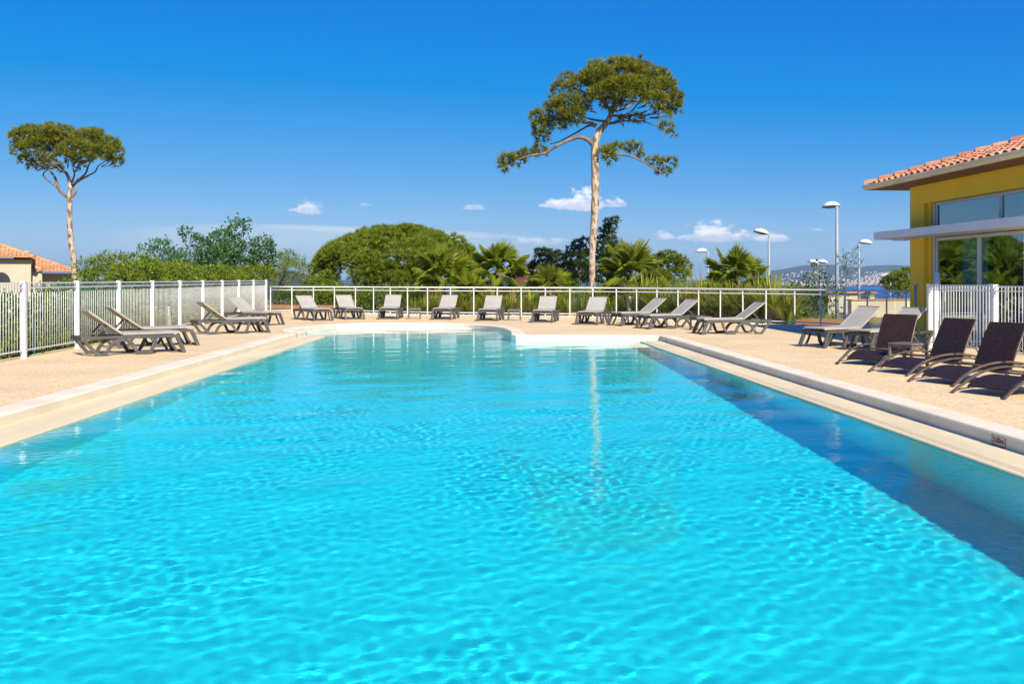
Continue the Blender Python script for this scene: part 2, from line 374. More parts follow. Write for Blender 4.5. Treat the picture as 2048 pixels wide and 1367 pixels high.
# the town across the bay: one far mass of pale houses
vt, ft = [], []
MT['town'] = M('far_town', (.58,.53,.48), .9, (.40,.27,.21), .02, 2)
mb = MB()
for i in range(1100):
    q = random.random()
    if q < .55: pxs = random.gauss(1765, 30); Y = random.uniform(4550, 5300)
    elif q < .8: pxs = random.uniform(1560, 1830); Y = 4440 + random.expovariate(1/70)
    else: pxs = random.uniform(1550, 1830); Y = random.uniform(4500, 6400)
    X = (pxs-1024)/F*Y; z = float(hz_(np.array(X), np.array(Y))); w = random.uniform(5, 12); h = random.uniform(4, 8)
    mb.box(X, Y, z-3, X+w, Y+10, z+h)
tag(mb.build('town', MT['town']), kind='stuff')
# dark wooded headland seen between the trees at the left
mb = grid_obj('headland', np.linspace(-260, -60, 40), np.linspace(520, 700, 20),
     lambda X, Y: -14 + 20*np.exp(-((X+140)/34)**2 - ((Y-610)/60)**2) + 1.5*np.sin(X*.2)*np.sin(Y*.17), MT['hill']); tag(mb, kind='structure')
# the air: one even, pale volume
m, n, l, b = newmat('air'); n.remove(b); pv = n.new('ShaderNodeVolumePrincipled')
pv.inputs['Density'].default_value = 8.5e-5; pv.inputs['Color'].default_value = (.52,.80,1,1); pv.inputs['Anisotropy'].default_value = .2
l.new(pv.outputs[0], n['Material Output'].inputs['Volume'])
hb = MB().box(-11500, -2300, -38, 11500, 12400, 185).build('haze', m); tag(hb, kind='stuff')

# ------------------------------------------------------------------ pool and deck
def catmull(pts, k=6, closed=False):
    out = []; pts = [Vector(p) for p in pts]; n = len(pts)
    for i in range(n-1):
        p0, p1, p2, p3 = pts[max(i-1,0)], pts[i], pts[i+1], pts[min(i+2,n-1)]
        for j in range(k):
            t = j/k; out.append(.5*((2*p1)+(p2-p0)*t+(2*p0-5*p1+4*p2-p3)*t*t+(3*p1-p0-3*p2+p3)*t**3))
    out.append(pts[-1]); return out
WL = -.135
bay = catmull([(-.02,25.15),(-.10,27.6),(-.62,29.9),(-1.85,31.35),(-3.7,32.0),(-5.1,31.3),(-5.95,29.6),(-6.12,27.75)], 6)
RX = lambda y: 4.44 - .0485*(y - 9.13)
LX = lambda y: -5.29 - .0186*(y - 10.4)
outline = [Vector((RX(.8), .8))] + [Vector((RX(y), y)) for y in np.linspace(3, 24.35, 16)] + [Vector((RX(24.5)-.03,24.62)), Vector((RX(24.6)-.16,24.68)), Vector((1.8,24.8)), Vector((.1,24.93))] \
    + list(bay) + [Vector((-5.95,27.2)), Vector((LX(27.1),27.08)), Vector((LX(26.9)+.01,26.9))] + [Vector((LX(y), y)) for y in np.linspace(25.5, 3, 16)] + [Vector((LX(.8), .8))]
def offset(poly, d):
    n = len(poly); out = []
    for i in range(n):
        a, p, c = poly[i-1], poly[i], poly[(i+1) % n]
        e1 = (p-a).normalized(); e2 = (c-p).normalized()
        n1 = Vector((e1.y, -e1.x)); n2 = Vector((e2.y, -e2.x)); nn = (n1+n2)
        nn = nn.normalized() if nn.length > .1 else n1
        k = 1/max(.5, nn.dot(n1)); out.append(p + nn*d*k)
    return out
outer = offset(outline, .34)
rl_px = [(541,42.3),(635,41.9),(726,41.3),(834,39.4),(932,38.8),(1030,38.2),(1139,37.5),(1240,36.4),(1350,34.4),(1470,32.2),(1538.6,31.0),(1606,30.3),(1682,29.0),(1745,27.7),(1812,26.0)]
RAIL = [Vector(((px-1024)/F*D, D)) for px, D in rl_px]
deck_out = [Vector((-9.15,-4)), Vector((-9.05,17.8)), Vector((-10.35,42.2))] + [p + Vector((0,.28)) for p in RAIL[0:]] + [Vector((10.35,25.6)), Vector((14,25.2)), Vector((14,-4))]
bm = bmesh.new()
def ring(pts, z):
    vs = [bm.verts.new((p.x, p.y, z)) for p in pts]
    return [bm.edges.new((vs[i], vs[(i+1) % len(vs)])) for i in range(len(vs))]
ed = ring(deck_out, 0) + ring(outer, 0)
bmesh.ops.triangle_fill(bm, edges=ed, use_beauty=True, use_dissolve=False, normal=(0,0,1))
for e in [e for e in bm.edges if e.is_boundary]:
    pass
me = bpy.data.meshes.new('pool_deck'); bm.to_mesh(me); bm.free(); me.materials.append(MT['deck'])
deck = tag(link('pool_deck', me), kind='structure')
mb = MB(); n = len(deck_out)
for i in range(n):
    a, b_ = deck_out[i], deck_out[(i+1) % n]
    mb.add([(a.x,a.y,-.001),(b_.x,b_.y,-.001),(b_.x,b_.y,-.7),(a.x,a.y,-.7)], [(0,1,2,3)])
tag(mb.build('deck_edge', MT['ledge']), kind='structure')
# coping: rounded top and vertical face above the ledge
prof = [(.34,-.03),(.34,.010),(.32,.018),(.035,.018),(.012,.012),(.0,-.004),(.0,-.112)]
mb = MB(); n = len(outline)
rings = [offset(outline, d) if d else outline for d, z in prof]
vs = [(rings[k][i].x, rings[k][i].y, prof[k][1]) for i in range(n) for k in range(len(prof))]
K = len(prof)
fs = [(i*K+k, ((i+1) % n)*K+k, ((i+1) % n)*K+k+1, i*K+k+1) for i in range(n) for k in range(K-1)]
cop = tag(mb.add(vs, fs).build('coping', MT['coping']), kind='structure')
jb = MB().box(LX(25.6)-.36, 25.595, -.11, LX(25.6)+.004, 25.61, .0205); jb.build('joint', MT['dark'], cop)
# liner: walls and floor
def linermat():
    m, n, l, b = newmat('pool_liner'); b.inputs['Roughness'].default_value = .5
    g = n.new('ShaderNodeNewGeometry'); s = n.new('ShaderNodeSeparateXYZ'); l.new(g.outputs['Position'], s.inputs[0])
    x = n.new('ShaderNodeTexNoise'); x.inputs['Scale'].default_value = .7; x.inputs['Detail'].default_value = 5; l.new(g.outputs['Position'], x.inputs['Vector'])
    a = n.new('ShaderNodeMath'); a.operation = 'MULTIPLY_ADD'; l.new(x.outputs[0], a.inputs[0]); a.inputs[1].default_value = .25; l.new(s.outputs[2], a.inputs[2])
    r = n.new('ShaderNodeMapRange'); l.new(a.outputs[0], r.inputs[0]); r.inputs[1].default_value = 0.0; r.inputs[2].default_value = -1.0  # colour runs cream to cyan with depth, standing in for light absorbed by water
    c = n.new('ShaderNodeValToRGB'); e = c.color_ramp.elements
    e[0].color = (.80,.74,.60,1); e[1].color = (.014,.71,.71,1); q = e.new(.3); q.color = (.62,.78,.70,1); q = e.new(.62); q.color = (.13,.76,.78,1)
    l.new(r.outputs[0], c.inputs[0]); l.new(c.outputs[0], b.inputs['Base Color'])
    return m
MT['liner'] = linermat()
def floor_z(y):
    if y < 12: return -1.58
    if y < 23.5: return -1.58 + (y-12)/11.5*.53
    return min(-.10, -1.05 + (y-23.5)/7.6*.95)
mb = MB(); ys = list(np.linspace(.6, 25.1, 40)); vs = []; fs = []
for y in ys: vs += [(LX(y)+(.54 if y < 26.7 else 0), y, floor_z(y)), (RX(y)-.54, y, floor_z(y))]
for i in range(len(ys)-1): fs.append((2*i, 2*i+1, 2*i+3, 2*i+2))
mb.add(vs, fs)
ys = list(np.linspace(25.1, 32.2, 24)); vs = []; fs = []
for y in ys: vs += [(-6.5, y, floor_z(y)), (.25, y, floor_z(y))]
for i in range(len(ys)-1): fs.append((2*i, 2*i+1, 2*i+3, 2*i+2))
mb.add(vs, fs)
wl = offset(outline, .003)
for i in range(n):
    a, c = wl[i], wl[(i+1) % n]
    mb.add([(a.x,a.y,-.10),(c.x,c.y,-.10),(c.x,c.y,-2.15),(a.x,a.y,-2.15)], [(0,1,2,3)])
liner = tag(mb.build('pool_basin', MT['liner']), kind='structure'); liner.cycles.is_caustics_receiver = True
# overflow ledges along both long sides (ribbed lip, submerged face)
def ledge(xf, y0, y1, sg, w, taper):
    mb = MB(); ys = np.linspace(y0, y1, 40); vs = []; fs = []
    pr = lambda y: [(0,-.104),(.30,-.106),(.40,-.108),(.405,-.113),(.415,-.113),(.42,-.108),(.45,-.108),(.455,-.113),(.465,-.113),(.47,-.108),(w-.03,-.108),(w-.008,-.114),(w,-.128),(w,-.16)]
    K = len(pr(0))
    for y in ys:
        for d, z in pr(y): vs.append((xf(y) + sg*(d-.004), y, z))
    fs = [(i*K+k, (i+1)*K+k, (i+1)*K+k+1, i*K+k+1) for i in range(len(ys)-1) for k in range(K-1)]
    fs.append(tuple(range((len(ys)-1)*K, len(ys)*K)))
    return mb.add(vs, fs)
for nm, xf, y1, sg in (('overflow_ledge', RX, 24.40, -1), ('overflow_ledge', LX, 26.75, 1)):
    o = tag(ledge(xf, .8, y1, sg, .55, 0).build(nm, MT['ledge']), kind='structure')
    mb = MB(); ys = np.linspace(.8, y1, 20)
    for a, c in zip(ys[:-1], ys[1:]):
        mb.add([(xf(a)+sg*.545,a,-.155),(xf(c)+sg*.545,c,-.155),(xf(c)+sg*.545,c,-2.1),(xf(a)+sg*.545,a,-2.1)], [(0,1,2,3)])
    mb.add([(xf(y1)+sg*.545,y1,-.155),(xf(y1)-sg*.05,y1,-.155),(xf(y1)-sg*.05,y1,-2.1),(xf(y1)+sg*.545,y1,-2.1)], [(0,1,2,3)])
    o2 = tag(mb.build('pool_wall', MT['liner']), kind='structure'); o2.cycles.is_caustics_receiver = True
# water surface with real ripples
ny, nx = 760, 470
t = np.linspace(0, 1, ny); y = .85 + 31.3*(.45*t + .55*t**2.0)
x = np.linspace(-6.2, 4.9, nx); X, Y = np.meshgrid(x, y); Z = np.zeros_like(X)
rw = np.random.default_rng(5)
def band(lo, hi, cnt, slope, spread):
    Zb = np.zeros_like(X)
    for i in range(cnt):
        lam = lo*(hi/lo)**rw.random(); k = 2*math.pi/lam; a = rw.normal(math.pi/2 + .25, spread)
        Zb += slope/k/math.sqrt(cnt)*np.sin(k*(X*math.cos(a)+Y*math.sin(a)) + rw.random()*6.283)
    return Zb
def patch(sc, cnt=9):
    q = np.zeros_like(X)
    for i in range(cnt):
        a = rw.random()*6.283; k = 2*math.pi/(sc*(.6+rw.random())); q += np.sin(k*(X*math.cos(a)+Y*math.sin(a)) + rw.random()*6.283)
    return np.clip(.5 + q/math.sqrt(cnt)*.55, 0, 1)
px_ = 1024 + F*X/Y
spark = np.exp(-((X-.9)/1.1)**2 - ((Y-8.6)/1.8)**2) + .9*np.exp(-((X+2.0)/.9)**2 - ((Y-5.4)/.5)**2)
mid = np.exp(-((Y-14)/6.5)**2)
Z += band(.6, 1.8, 26, .0115, .55) + band(.26, .6, 30, .0075, .7)*(.35 + .8*patch(3.0)) + band(.085, .17, 60, .043, 1.3)*(.045 + .30*patch(3.4)**2 + .70*mid*(.2+.8*patch(2.0)) + .18*spark) + band(.11, .24, 30, .0085, .6)
nearb = np.clip((Y-1)/3, .3, 1); Z = Z*nearb + WL
v = np.stack([X, Y, Z], -1).reshape(-1, 3); i = np.arange(nx*ny).reshape(ny, nx)
f = np.stack([i[:-1,:-1], i[:-1,1:], i[1:,1:], i[1:,:-1]], -1).reshape(-1, 4)
# keep only the cells inside the pool
c = v[f].mean(1)[:, :2]; poly = np.array([(p.x, p.y) for p in offset(outline, .03)]); inled = (c[:,1] < 24.4) & (c[:,0] > 4.44 - .0485*(c[:,1]-9.13) - .53) | (c[:,1] < 26.7) & (c[:,0] < -5.29 - .0186*(c[:,1]-10.4) + .53); ins = np.zeros(len(c), bool)
for a, b2 in zip(poly, np.roll(poly, -1, 0)):
    cond = ((a[1] > c[:,1]) != (b2[1] > c[:,1])); ins ^= cond & (c[:,0] < (b2[0]-a[0])*(c[:,1]-a[1])/(b2[1]-a[1]+1e-12) + a[0])
m, n_, l, b = newmat('pool_water'); n_.remove(b)
gs = n_.new('ShaderNodeBsdfGlass'); gs.inputs['IOR'].default_value = 1.28; gs.inputs['Roughness'].default_value = 0; gs.inputs[0].default_value = (.93,1,1,1)
gg = n_.new('ShaderNodeNewGeometry'); wn = n_.new('ShaderNodeTexNoise'); wn.inputs['Scale'].default_value = 17; wn.inputs['Detail'].default_value = 3; l.new(gg.outputs['Position'], wn.inputs['Vector'])
wb = n_.new('ShaderNodeBump'); wb.inputs['Strength'].default_value = .09; wb.inputs['Distance'].default_value = .012; l.new(wn.outputs[0], wb.inputs['Height']); l.new(wb.outputs[0], gs.inputs['Normal'])
l.new(gs.outputs[0], n_['Material Output'].inputs[0])
water = tag(link('pool_water', fastmesh('pool_water', v, f[ins & ~inled], m, True)), kind='structure'); water.cycles.is_caustics_caster = True

# depth markers on the right-hand face
def marker(y, label, text, w, h):
    ang = math.atan2(-1, .0485)
    r = thing('depth_marker', label, 'sign', (RX(y)-.003, y, -.052), ang)
    MB().box(-w/2, -.004, -h/2, w/2, .004, h/2).build('plate', MT['tile_pink'], r)
    fr = MB(); e = .005
    fr.box(-w/2, -.007, h/2-e, w/2, -.0042, h/2).box(-w/2, -.007, -h/2, w/2, -.0042, -h/2+e).box(-w/2, -.007, -h/2+e, -w/2+e, -.0042, h/2-e).box(w/2-e, -.007, -h/2+e, w/2, -.0042, h/2-e)
    fr.build('border', MT['ink'], r)
    if text:
        cu = bpy.data.curves.new('lettering', 'FONT'); cu.body = text; cu.size = .062; cu.align_x = 'CENTER'; cu.align_y = 'CENTER'; cu.extrude = .0008; cu.offset = .001
        cu.materials.append(MT['ink']); tmp = bpy.data.objects.new('lettering_curve', cu)
        o = link('lettering', bpy.data.meshes.new_from_object(tmp), r); bpy.data.objects.remove(tmp)
        o.location = (0, -.0058, 0); o.rotation_euler = (R(90), 0, 0); o.scale = (1.15, 1, 1)
    return r
marker(9.03, 'pink depth plate reading 2.00m set in the right pool edge', '2.00m', .225, .094)
marker(23.95, 'small blank looking depth plate at the far right pool corner', None, .14, .085)
gr = thing('deck_drain', 'narrow dark drain grate in the deck before the middle lounger', 'drain', G(766, 644.5))
mb = MB()
for i in range(7): mb.box(-.17+i*.05, -.05, .0, -.17+i*.05+.03, .05, .006)
mb.build('grate', MT['dark'], gr)

# ------------------------------------------------------------------ fences and railing
def bar_mesh(name, mat, r, z0, z1, n=5):
    mb = MB().tube([(0,0,z0),(0,0,z1)], r, n); me = bpy.data.meshes.new(name); me.from_pydata(mb.v, [], mb.f); me.materials.append(mat)
    me.polygons.foreach_set('use_smooth', [True]*len(me.polygons)); return me
BAR = bar_mesh('bar', MT['white'], .0054, .095, 1.362)
def post_mesh():
    mb = MB().box(-.042,-.042,-.02,.042,.042,1.365).box(-.048,-.048,1.3652,.048,.048,1.385).box(-.07,-.07,-.02,.07,.07,.008)
    me = bpy.data.meshes.new('post'); me.from_pydata(mb.v, [], mb.f); me.materials.append(MT['white']); return me
POST = post_mesh()
def bar_fence(name, label, pts, scale_z=1.0):
    """upright-bar pool fence through the given post positions"""
    r = thing(name, label, 'fence', (pts[0].x, pts[0].y, 0)); o = Vector((pts[0].x, pts[0].y, 0))
    for p in pts:
        q = link('post', POST, r); q.location = Vector((p.x, p.y, 0)) - o; q.scale = (1,1,scale_z)
        d = (pts[1]-pts[0]); q.rotation_euler = (0,0,math.atan2(d.y, d.x))
    for a, c in zip(pts[:-1], pts[1:]):
        d = (c-a); L = d.length; ang = math.atan2(d.y, d.x)
        mb = MB()
        for z in (1.352, 1.262, .140): mb.box(.045,-.0115,z*scale_z-.0105,L-.045,.0115,z*scale_z+.0105)
        pn = mb.build('fence_panel', MT['white'], r); pn.location = Vector((a.x, a.y, 0)) - o; pn.rotation_euler = (0,0,ang)
        k = int(round((L-.09)/.11)); st = (L-.09)/k
        for i in range(k):
            b = link('bar', BAR, pn); b.location = (.045+st*(i+.5), .021, 0); b.scale = (1,1,scale_z)
    return r
FD = Vector((-.0545, 1)).normalized(); F0 = Vector((-8.78, 17.8))
left_posts = [F0 + FD*2.5*i for i in range(-2, 10)]
bar_fence('pool_fence', 'long white upright bar fence along the left side of the pool deck', left_posts)
RD = Vector((-.049, 1)).normalized(); R0 = Vector((8.60, 20.4))
bar_fence('pool_fence', 'short white bar fence behind the brown wicker loungers', [R0 - RD*2.5*i for i in range(0, 5)], .955)
bar_fence('pool_fence', 'white bar fence return running to the ochre building', [R0 + Vector((.14,.02)) + Vector((1,.049)).normalized()*s for s in (0, 1.15)], .955)
# glass railing
r = thing('glass_railing', 'long white tube railing with clear glass panes along the far deck edge', 'railing', (RAIL[0].x, RAIL[0].y, 0)); o0 = Vector((RAIL[0].x, RAIL[0].y, 0))
def along(pts, step):
    out = []; acc = 0; tot = sum((b-a).length for a, b in zip(pts[:-1], pts[1:])); k = int(round(tot/step)); st = tot/k
    for i in range(k+1):
        d = i*st
        for a, b in zip(pts[:-1], pts[1:]):
            L = (b-a).length
            if d <= L + 1e-6: out.append(a + (b-a)*(d/L)); break
            d -= L
        else: out.append(pts[-1])
    return out
rp = along(RAIL, .955)
mb = MB().tube([(0,0,.012),(0,0,1.07)], .023, 8).lathe([(.0,.0),(.06,.0),(.06,.012),(.025,.014)], n=10)
pm = bpy.data.meshes.new('post'); pm.from_pydata(mb.v, [], mb.f); pm.materials.append(MT['rail'])
for p in rp: link('post', pm, r, Vector((p.x, p.y, 0)) - o0)
for nm, z, rad in (('top_rail', 1.09, .030), ('mid_rail', .955, .019), ('bottom_rail', .105, .019)):
    MB().tube([(p.x, p.y, z) for p in rp], rad, 8).build(nm, MT['rail'], r, o0, True).location = (0,0,0)
for a, c in zip(rp[:-1], rp[1:]):
    d = (c-a); L = d.length
    q = MB().box(.035,-.004,.13,L-.035,.004,.932).build('glass_pane', MT['rail_glass'], r); q.location = Vector((a.x,a.y,0)) - o0; q.rotation_euler = (0,0,math.atan2(d.y,d.x))
# white pebble strip at the railing foot
mb = MB(); oct_f = [(0,2,4),(2,1,4),(1,3,4),(3,0,4),(2,0,5),(1,2,5),(3,1,5),(0,3,5)]
tot = along(RAIL[2:], .05)
for p in tot:
    for k in range(5):
        q = p + Vector((random.uniform(-.03,.03), random.uniform(-.34,.22))); s = random.uniform(.02,.055)
        a = random.random()*3.1; ca, sa = math.cos(a)*s, math.sin(a)*s
        mb.add([(q.x+ca,q.y+sa,.0),(q.x-ca,q.y-sa,.0),(q.x-sa*.7,q.y+ca*.7,.0),(q.x+sa*.7,q.y-ca*.7,.0),(q.x+sa*.2,q.y,s*random.uniform(.5,1)),(q.x,q.y,-.02)], oct_f)
tag(mb.build('pebbles', MT['pebble']), kind='stuff')

# ------------------------------------------------------------------ ochre building on the right
BA = math.atan2(-1, .049); BO = Vector((10.05, 25.0, 0))
bld = thing('pool_house', 'ochre rendered building with terracotta roof and glazed front at the right', 'building', BO, BA)
def bbox(name, mat, x0, y0, z0, x1, y1, z1, parent=None, bevel=0):
    return MB().box(x0,y0,z0,x1,y1,z1).build(name, mat, parent or bld, bevel=bevel)
bbox('wall', MT['yellow'], 0,0,-.45,.76,.24,3.72)                    # corner pier
bbox('wall', MT['yellow'], .76,0,3.27,7.3,.24,3.72)                  # lintel over the transoms
bbox('wall', MT['yellow'], 0,.24,-.45,.24,8,3.72)                   # far end wall
bbox('wall', MT['yellow'], .76,.0,-.45,7.3,.24,.02)                  # threshold
bbox('wall', MT['interior'], .24,2.5,-.45,7.05,2.7,2.88); bbox('wall', MT['interior'], .24,2.5,3.60,7.05,2.7,3.66)
for k in range(3): bbox('wall', MT['interior'], .24+k*2.9,2.5,2.88,.55+k*2.9,2.7,3.60)
bbox('floor', MT['interior'], .24,.24,-.4,7.05,2.5,.01); bbox('ceiling', MT['interior'], .24,.24,3.662,7.05,2.7,3.718)
cn = bbox('canopy', MT['canopy'], -.75,-.62,2.44,7.3,.0,2.63, bevel=.006)
bbox('canopy', MT['canopy'], .76,.0,2.44,7.3,.24,2.63)
bbox('canopy', MT['canopy'], -.35,-.3,2.40,.4,-.002,2.438)
# glazing: lower sliding doors and upper transom windows
def glazed(name, x0, x1, z0, z1, fr, yb=.17):
    g = thing(name, None, None, (0,0,0)); g.parent = bld
    f = MB(); y0, y1 = yb, yb+.06
    f.box(x0,y0,z1-fr,x1,y1,z1).box(x0,y0,z0,x1,y1,z0+fr).box(x0,y0,z0+fr,x0+fr,y1,z1-fr).box(x1-fr,y0,z0+fr,x1,y1,z1-fr)
    f.build('frame', MT['alu'], g, bevel=.004); MB().box(x0+fr,yb+.025,z0+fr,x1-fr,yb+.033,z1-fr).build('pane', MT['pane'], g); return g
d1 = glazed('sliding_door', 1.02, 3.02, .03, 2.42, .075); d2 = glazed('sliding_door', 3.03, 4.86, .03, 2.42, .075); glazed('sliding_door', 5.02, 6.9, .03, 2.42, .075)
glazed('transom_window', 1.02, 3.90, 2.65, 3.265, .06); glazed('transom_window', 3.91, 6.9, 2.65, 3.265, .06)
bbox('frame', MT['alu'], 4.87,.13,.03,5.01,.23,2.43); bbox('frame', MT['alu'], .90,.15,.03,1.01,.23,3.265)
bbox('wall', MT['yellow'], .76,.10,.02,.90,.24,3.27); bbox('wall', MT['yellow'], 6.92,.0,.02,7.3,.24,2.44); bbox('wall', MT['yellow'], 6.92,.0,2.63,7.3,.24,3.27); bbox('wall', MT['yellow'], 7.06,.24,-.45,7.3,8,3.72)
for z in (2.17, 1.93): bbox('hinge', MT['white'], 4.90,.09,z,4.98,.128,z+.05, bevel=.004)
def curtain(x0, x1, y):
    mb = MB(); n = int((x1-x0)/.035); pr = [(x0+(x1-x0)*i/n, y+.045*math.sin(i*1.1)+.015*math.sin(i*2.7)) for i in range(n+1)]
    vs = [(a,b,.08) for a, b in pr] + [(a,b,2.40) for a, b in pr]; m = len(pr)
    return mb.add(vs, [(i,i+1,m+i+1,m+i) for i in range(m-1)]).build('curtain', MT['curtain'], bld, smooth=True)
curtain(1.55, 2.75, .55); curtain(4.1, 5.0, .55)
# roof: pitch, hip, gutter, tiles
PT = .31; EV = .74; EZ = 3.80
def rz(t): return EZ + (t + EV)*PT
rf = MB()
rf.add([(-EV,-EV,rz(-EV)),(7.9,-EV,rz(-EV)),(7.9,4,rz(4)),(4,4,rz(4))], [(0,1,2,3)])
rf.add([(7.9,-EV,rz(-EV)-.001),(7.9,8.74,rz(-EV)-.001),(7.9,4,rz(4)-.001)], [(0,1,2)])
rf.add([(7.9,4,rz(4)),(7.9,8.74,rz(-EV)),(-EV,8.74,rz(-EV)),(4,4,rz(4))], [(0,1,2,3)])
rf.add([(-EV,-EV,rz(-EV)-.001),(4,4,rz(4)-.001),(-EV,8.8,rz(-EV)-.001)], [(0,1,2)])
rf.add([(-EV,-EV,EZ-.02),(7.9,-EV,EZ-.02),(7.9,8.7,EZ-.02),(-EV,8.7,EZ-.02)], [(3,2,1,0)])
roof = rf.build('roof', MT['roof'], bld)
bbox('soffit', MT['soffit'], -EV+.02,-EV+.02,EZ-.075,7.88,-.001,EZ-.03); bbox('soffit', MT['soffit'], -EV+.02,.0,EZ-.075,-.001,8,EZ-.03)
bbox('wall', MT['yellow'], .0,.0,3.72,7.3,.24,EZ-.076)
gp = [(-.0,-.02),(-.0,.085),(-.12,.105),(-.135,.09),(-.125,.03),(-.09,-.02)]
def gutter(axis):
    mb = MB(); n = len(gp); vs = []
    for e in (0, 1):
        for d, z in gp:
            if axis == 0: vs.append(((-EV + (d if e == 0 else 0)) if e == 0 else 7.3, -EV+d, EZ-.055+z))
            else: vs.append((-EV+d, (-EV+d) if e == 0 else 8.8, EZ-.055+z))
    fs = [(i, (i+1) % n, n+(i+1) % n, n+i) for i in range(n)]
    return mb.add(vs, fs).build('gutter', MT['gutter'], bld)
gutter(0); gutter(1)
TL, TP = .42, .305
def tile_mesh(r0, r1, L, n=7):
    mb = MB(); vs = []
    for x, r, dz in ((0, r0, .012), (L, r1, 0)):
        for j in range(n): a = math.pi*j/(n-1); vs.append((r*math.cos(a), x, r*math.sin(a)*.86+dz))
        for j in range(n): a = math.pi*j/(n-1); vs.append(((r-.016)*math.cos(a), x, (r-.016)*math.sin(a)*.86+dz))
    fs = []
    for j in range(n-1):
        fs += [(j+1, j, 2*n+j, 2*n+j+1), (n+j, n+j+1, 3*n+j+1, 3*n+j), (j, j+1, n+j+1, n+j)]
    mb.add(vs, fs); me = bpy.data.meshes.new('tile'); me.from_pydata(mb.v, [], mb.f); me.materials.append(MT['tile'])
    return me
TM = tile_mesh(.125, .105, TL + .06); HM = tile_mesh(.15, .12, .46)
th = math.atan(PT); cs = math.cos(th); more = MB(); nt_ = 0
for i in range(28):
    s = -EV + .14 + i*TP
    for j in range(13):
        t = -EV - .03 + j*TL*cs
        if t + .25 > s or t > 3.8: break
        z = rz(t) + .012
        if s < 7.4 and nt_ < 285:
            o = link('tile', TM, roof, (s + random.uniform(-.012,.012), t + random.uniform(-.015,.015), z + random.uniform(0,.008))); o.rotation_euler = (th, 0, random.uniform(-.03,.03)); nt_ += 1
        else:
            mt_ = Matrix.Translation((s, t, z)) @ Matrix.Rotation(th, 4, 'X'); more.add([mt_ @ v.co for v in TM.vertices], [tuple(p.vertices) for p in TM.polygons])
tag(more.build('tiles', MT['roof'], roof), kind='stuff')
hd = Vector((1, 1, PT)).normalized(); hang = math.atan2(PT, math.sqrt(2))
for k in range(14):
    p = Vector((-EV-.05, -EV-.05, EZ+.05)) + hd*(.40*k)
    o = link('ridge_tile', HM, roof, p + Vector((0,0,random.uniform(0,.012)))); o.rotation_euler = (hang - .03, 0, R(-45) + random.uniform(-.02,.02))
pl = thing('pendant_lamp', 'white cone pendant lamp hanging inside behind the upper windows', 'lamp', BO + Matrix.Rotation(BA, 3, 'Z') @ Vector((3.9, 1.2, 2.82)))
MB().lathe([(.05,.32),(.22,.0),(.21,.0),(.045,.31)], n=20).build('lamp_shade', MT['curtain'], pl, smooth=True); MB().tube([(0,0,.3),(0,0,.84)], .006, 5).build('cord', MT['dark'], pl)

# ------------------------------------------------------------------ tiled house on the left
def hx(px, D): return (px-1024)/F*D
def hzv(py, D): return EYE - (py-HZ)/F*D
HA = R(25); ho = Vector((hx(62, 55), 55, 0)); house = thing('tiled_house', 'beige house with old terracotta roofs beyond the left fence', 'house', ho, HA)
def hl_(px, dep):
    """local x of the column px on the line lying dep behind the front wall"""
    o = ho + Vector((-math.sin(HA), math.cos(HA), 0))*dep; k = (px-1024)/F
    return (k*o.y - o.x)/(math.cos(HA) - k*math.sin(HA))
def ldist(lx, dep): return ho.y + lx*math.sin(HA) + dep*math.cos(HA)
def hroof(x0, x1, y0, z0, pitch, depth, bw):
    """hipped right end: front slope with barrel rows, end slope plain"""
    mb = MB(); mb.add([(x0,y0,z0),(x1,y0,z0),(x1-depth,y0+depth,z0+depth*pitch),(x0,y0+depth,z0+depth*pitch)], [(0,1,2,3)])
    mb.add([(x1,y0,z0),(x1,y0+2*depth,z0),(x1-depth,y0+depth,z0+depth*pitch)], [(0,1,2)])
    mb.add([(x0,y0,z0-.05),(x1,y0,z0-.05),(x1,y0+2*depth,z0-.05),(x0,y0+2*depth,z0-.05)], [(0,1,2,3)])
    r = mb.build('roof', MT['roof_old'], house)
    mb = MB(); n = int((x1-x0)/bw); row = .36
    for i in range(n):
        x = x1 - .06 - bw*(i+.5); L = min(depth, x1 - x)
        for j in range(int(L/row)+1):
            a = j*row - .06; c = min(L, a + row + .06)
            if c - a < .05: continue
            vs = []
            for d, rr, dz in ((a, bw*.47, .05), (c, bw*.36, .0)):
                for q in range(5): an = math.pi*q/4; vs.append((x + rr*math.cos(an) + .012*math.sin(i*7+j*3), y0+d, z0+d*pitch+dz+rr*math.sin(an)))
            mb.add(vs, [(q+1,q,5+q,6+q) for q in range(4)] + [(0,1,2,3,4)])
    tag(mb.build('tiles', MT['roof_old'], r), kind='stuff')
    for k in range(int(depth*1.5/.42)):
        p = Vector((x1+.03, y0-.03, z0+.05)) + Vector((-1,1,pitch)).normalized()*.42*k; q = p + Vector((-1,1,pitch)).normalized()*.46 + Vector((0,0,-.02))
        MB().tube([p, q], [.13,.105], 7).build('ridge_tile', MT['roof_old'], r)
    return r
zA = hzv(519, 54.6); MB().box(-12,0,-1.5,0,7,zA).build('wall', MT['cream'], house)
hroof(-12, hl_(68, -.42), -.42, hzv(515, 54.2), .40, 4.4, .20)
xB = hl_(146, 4.0); zB = hzv(547, ldist(xB, 4.0)); MB().box(.002,4.0,-2,xB,9,zB).build('wall', MT['cream'], house)
hroof(-1.0, hl_(154, 3.1), 3.1, hzv(544, ldist(xB, 3.1)), .38, 2.4, .20)
MB().box(.003,.9,-1.6,.55,3.998,hzv(543, 56)).build('wall', MT['cream'], house)
hroof(-.4, hl_(84, .75), .75, hzv(541, 56), .38, .7, .20)
xc = hl_(45, 2.6); zc_ = hzv(513, ldist(xc, 2.6))
MB().box(xc-.25,2.4,zc_-.6,xc+.25,2.9,zc_+.22).box(xc-.33,2.32,zc_+.222,xc+.33,2.98,zc_+.34).build('chimney', MT['roof_old'], house)
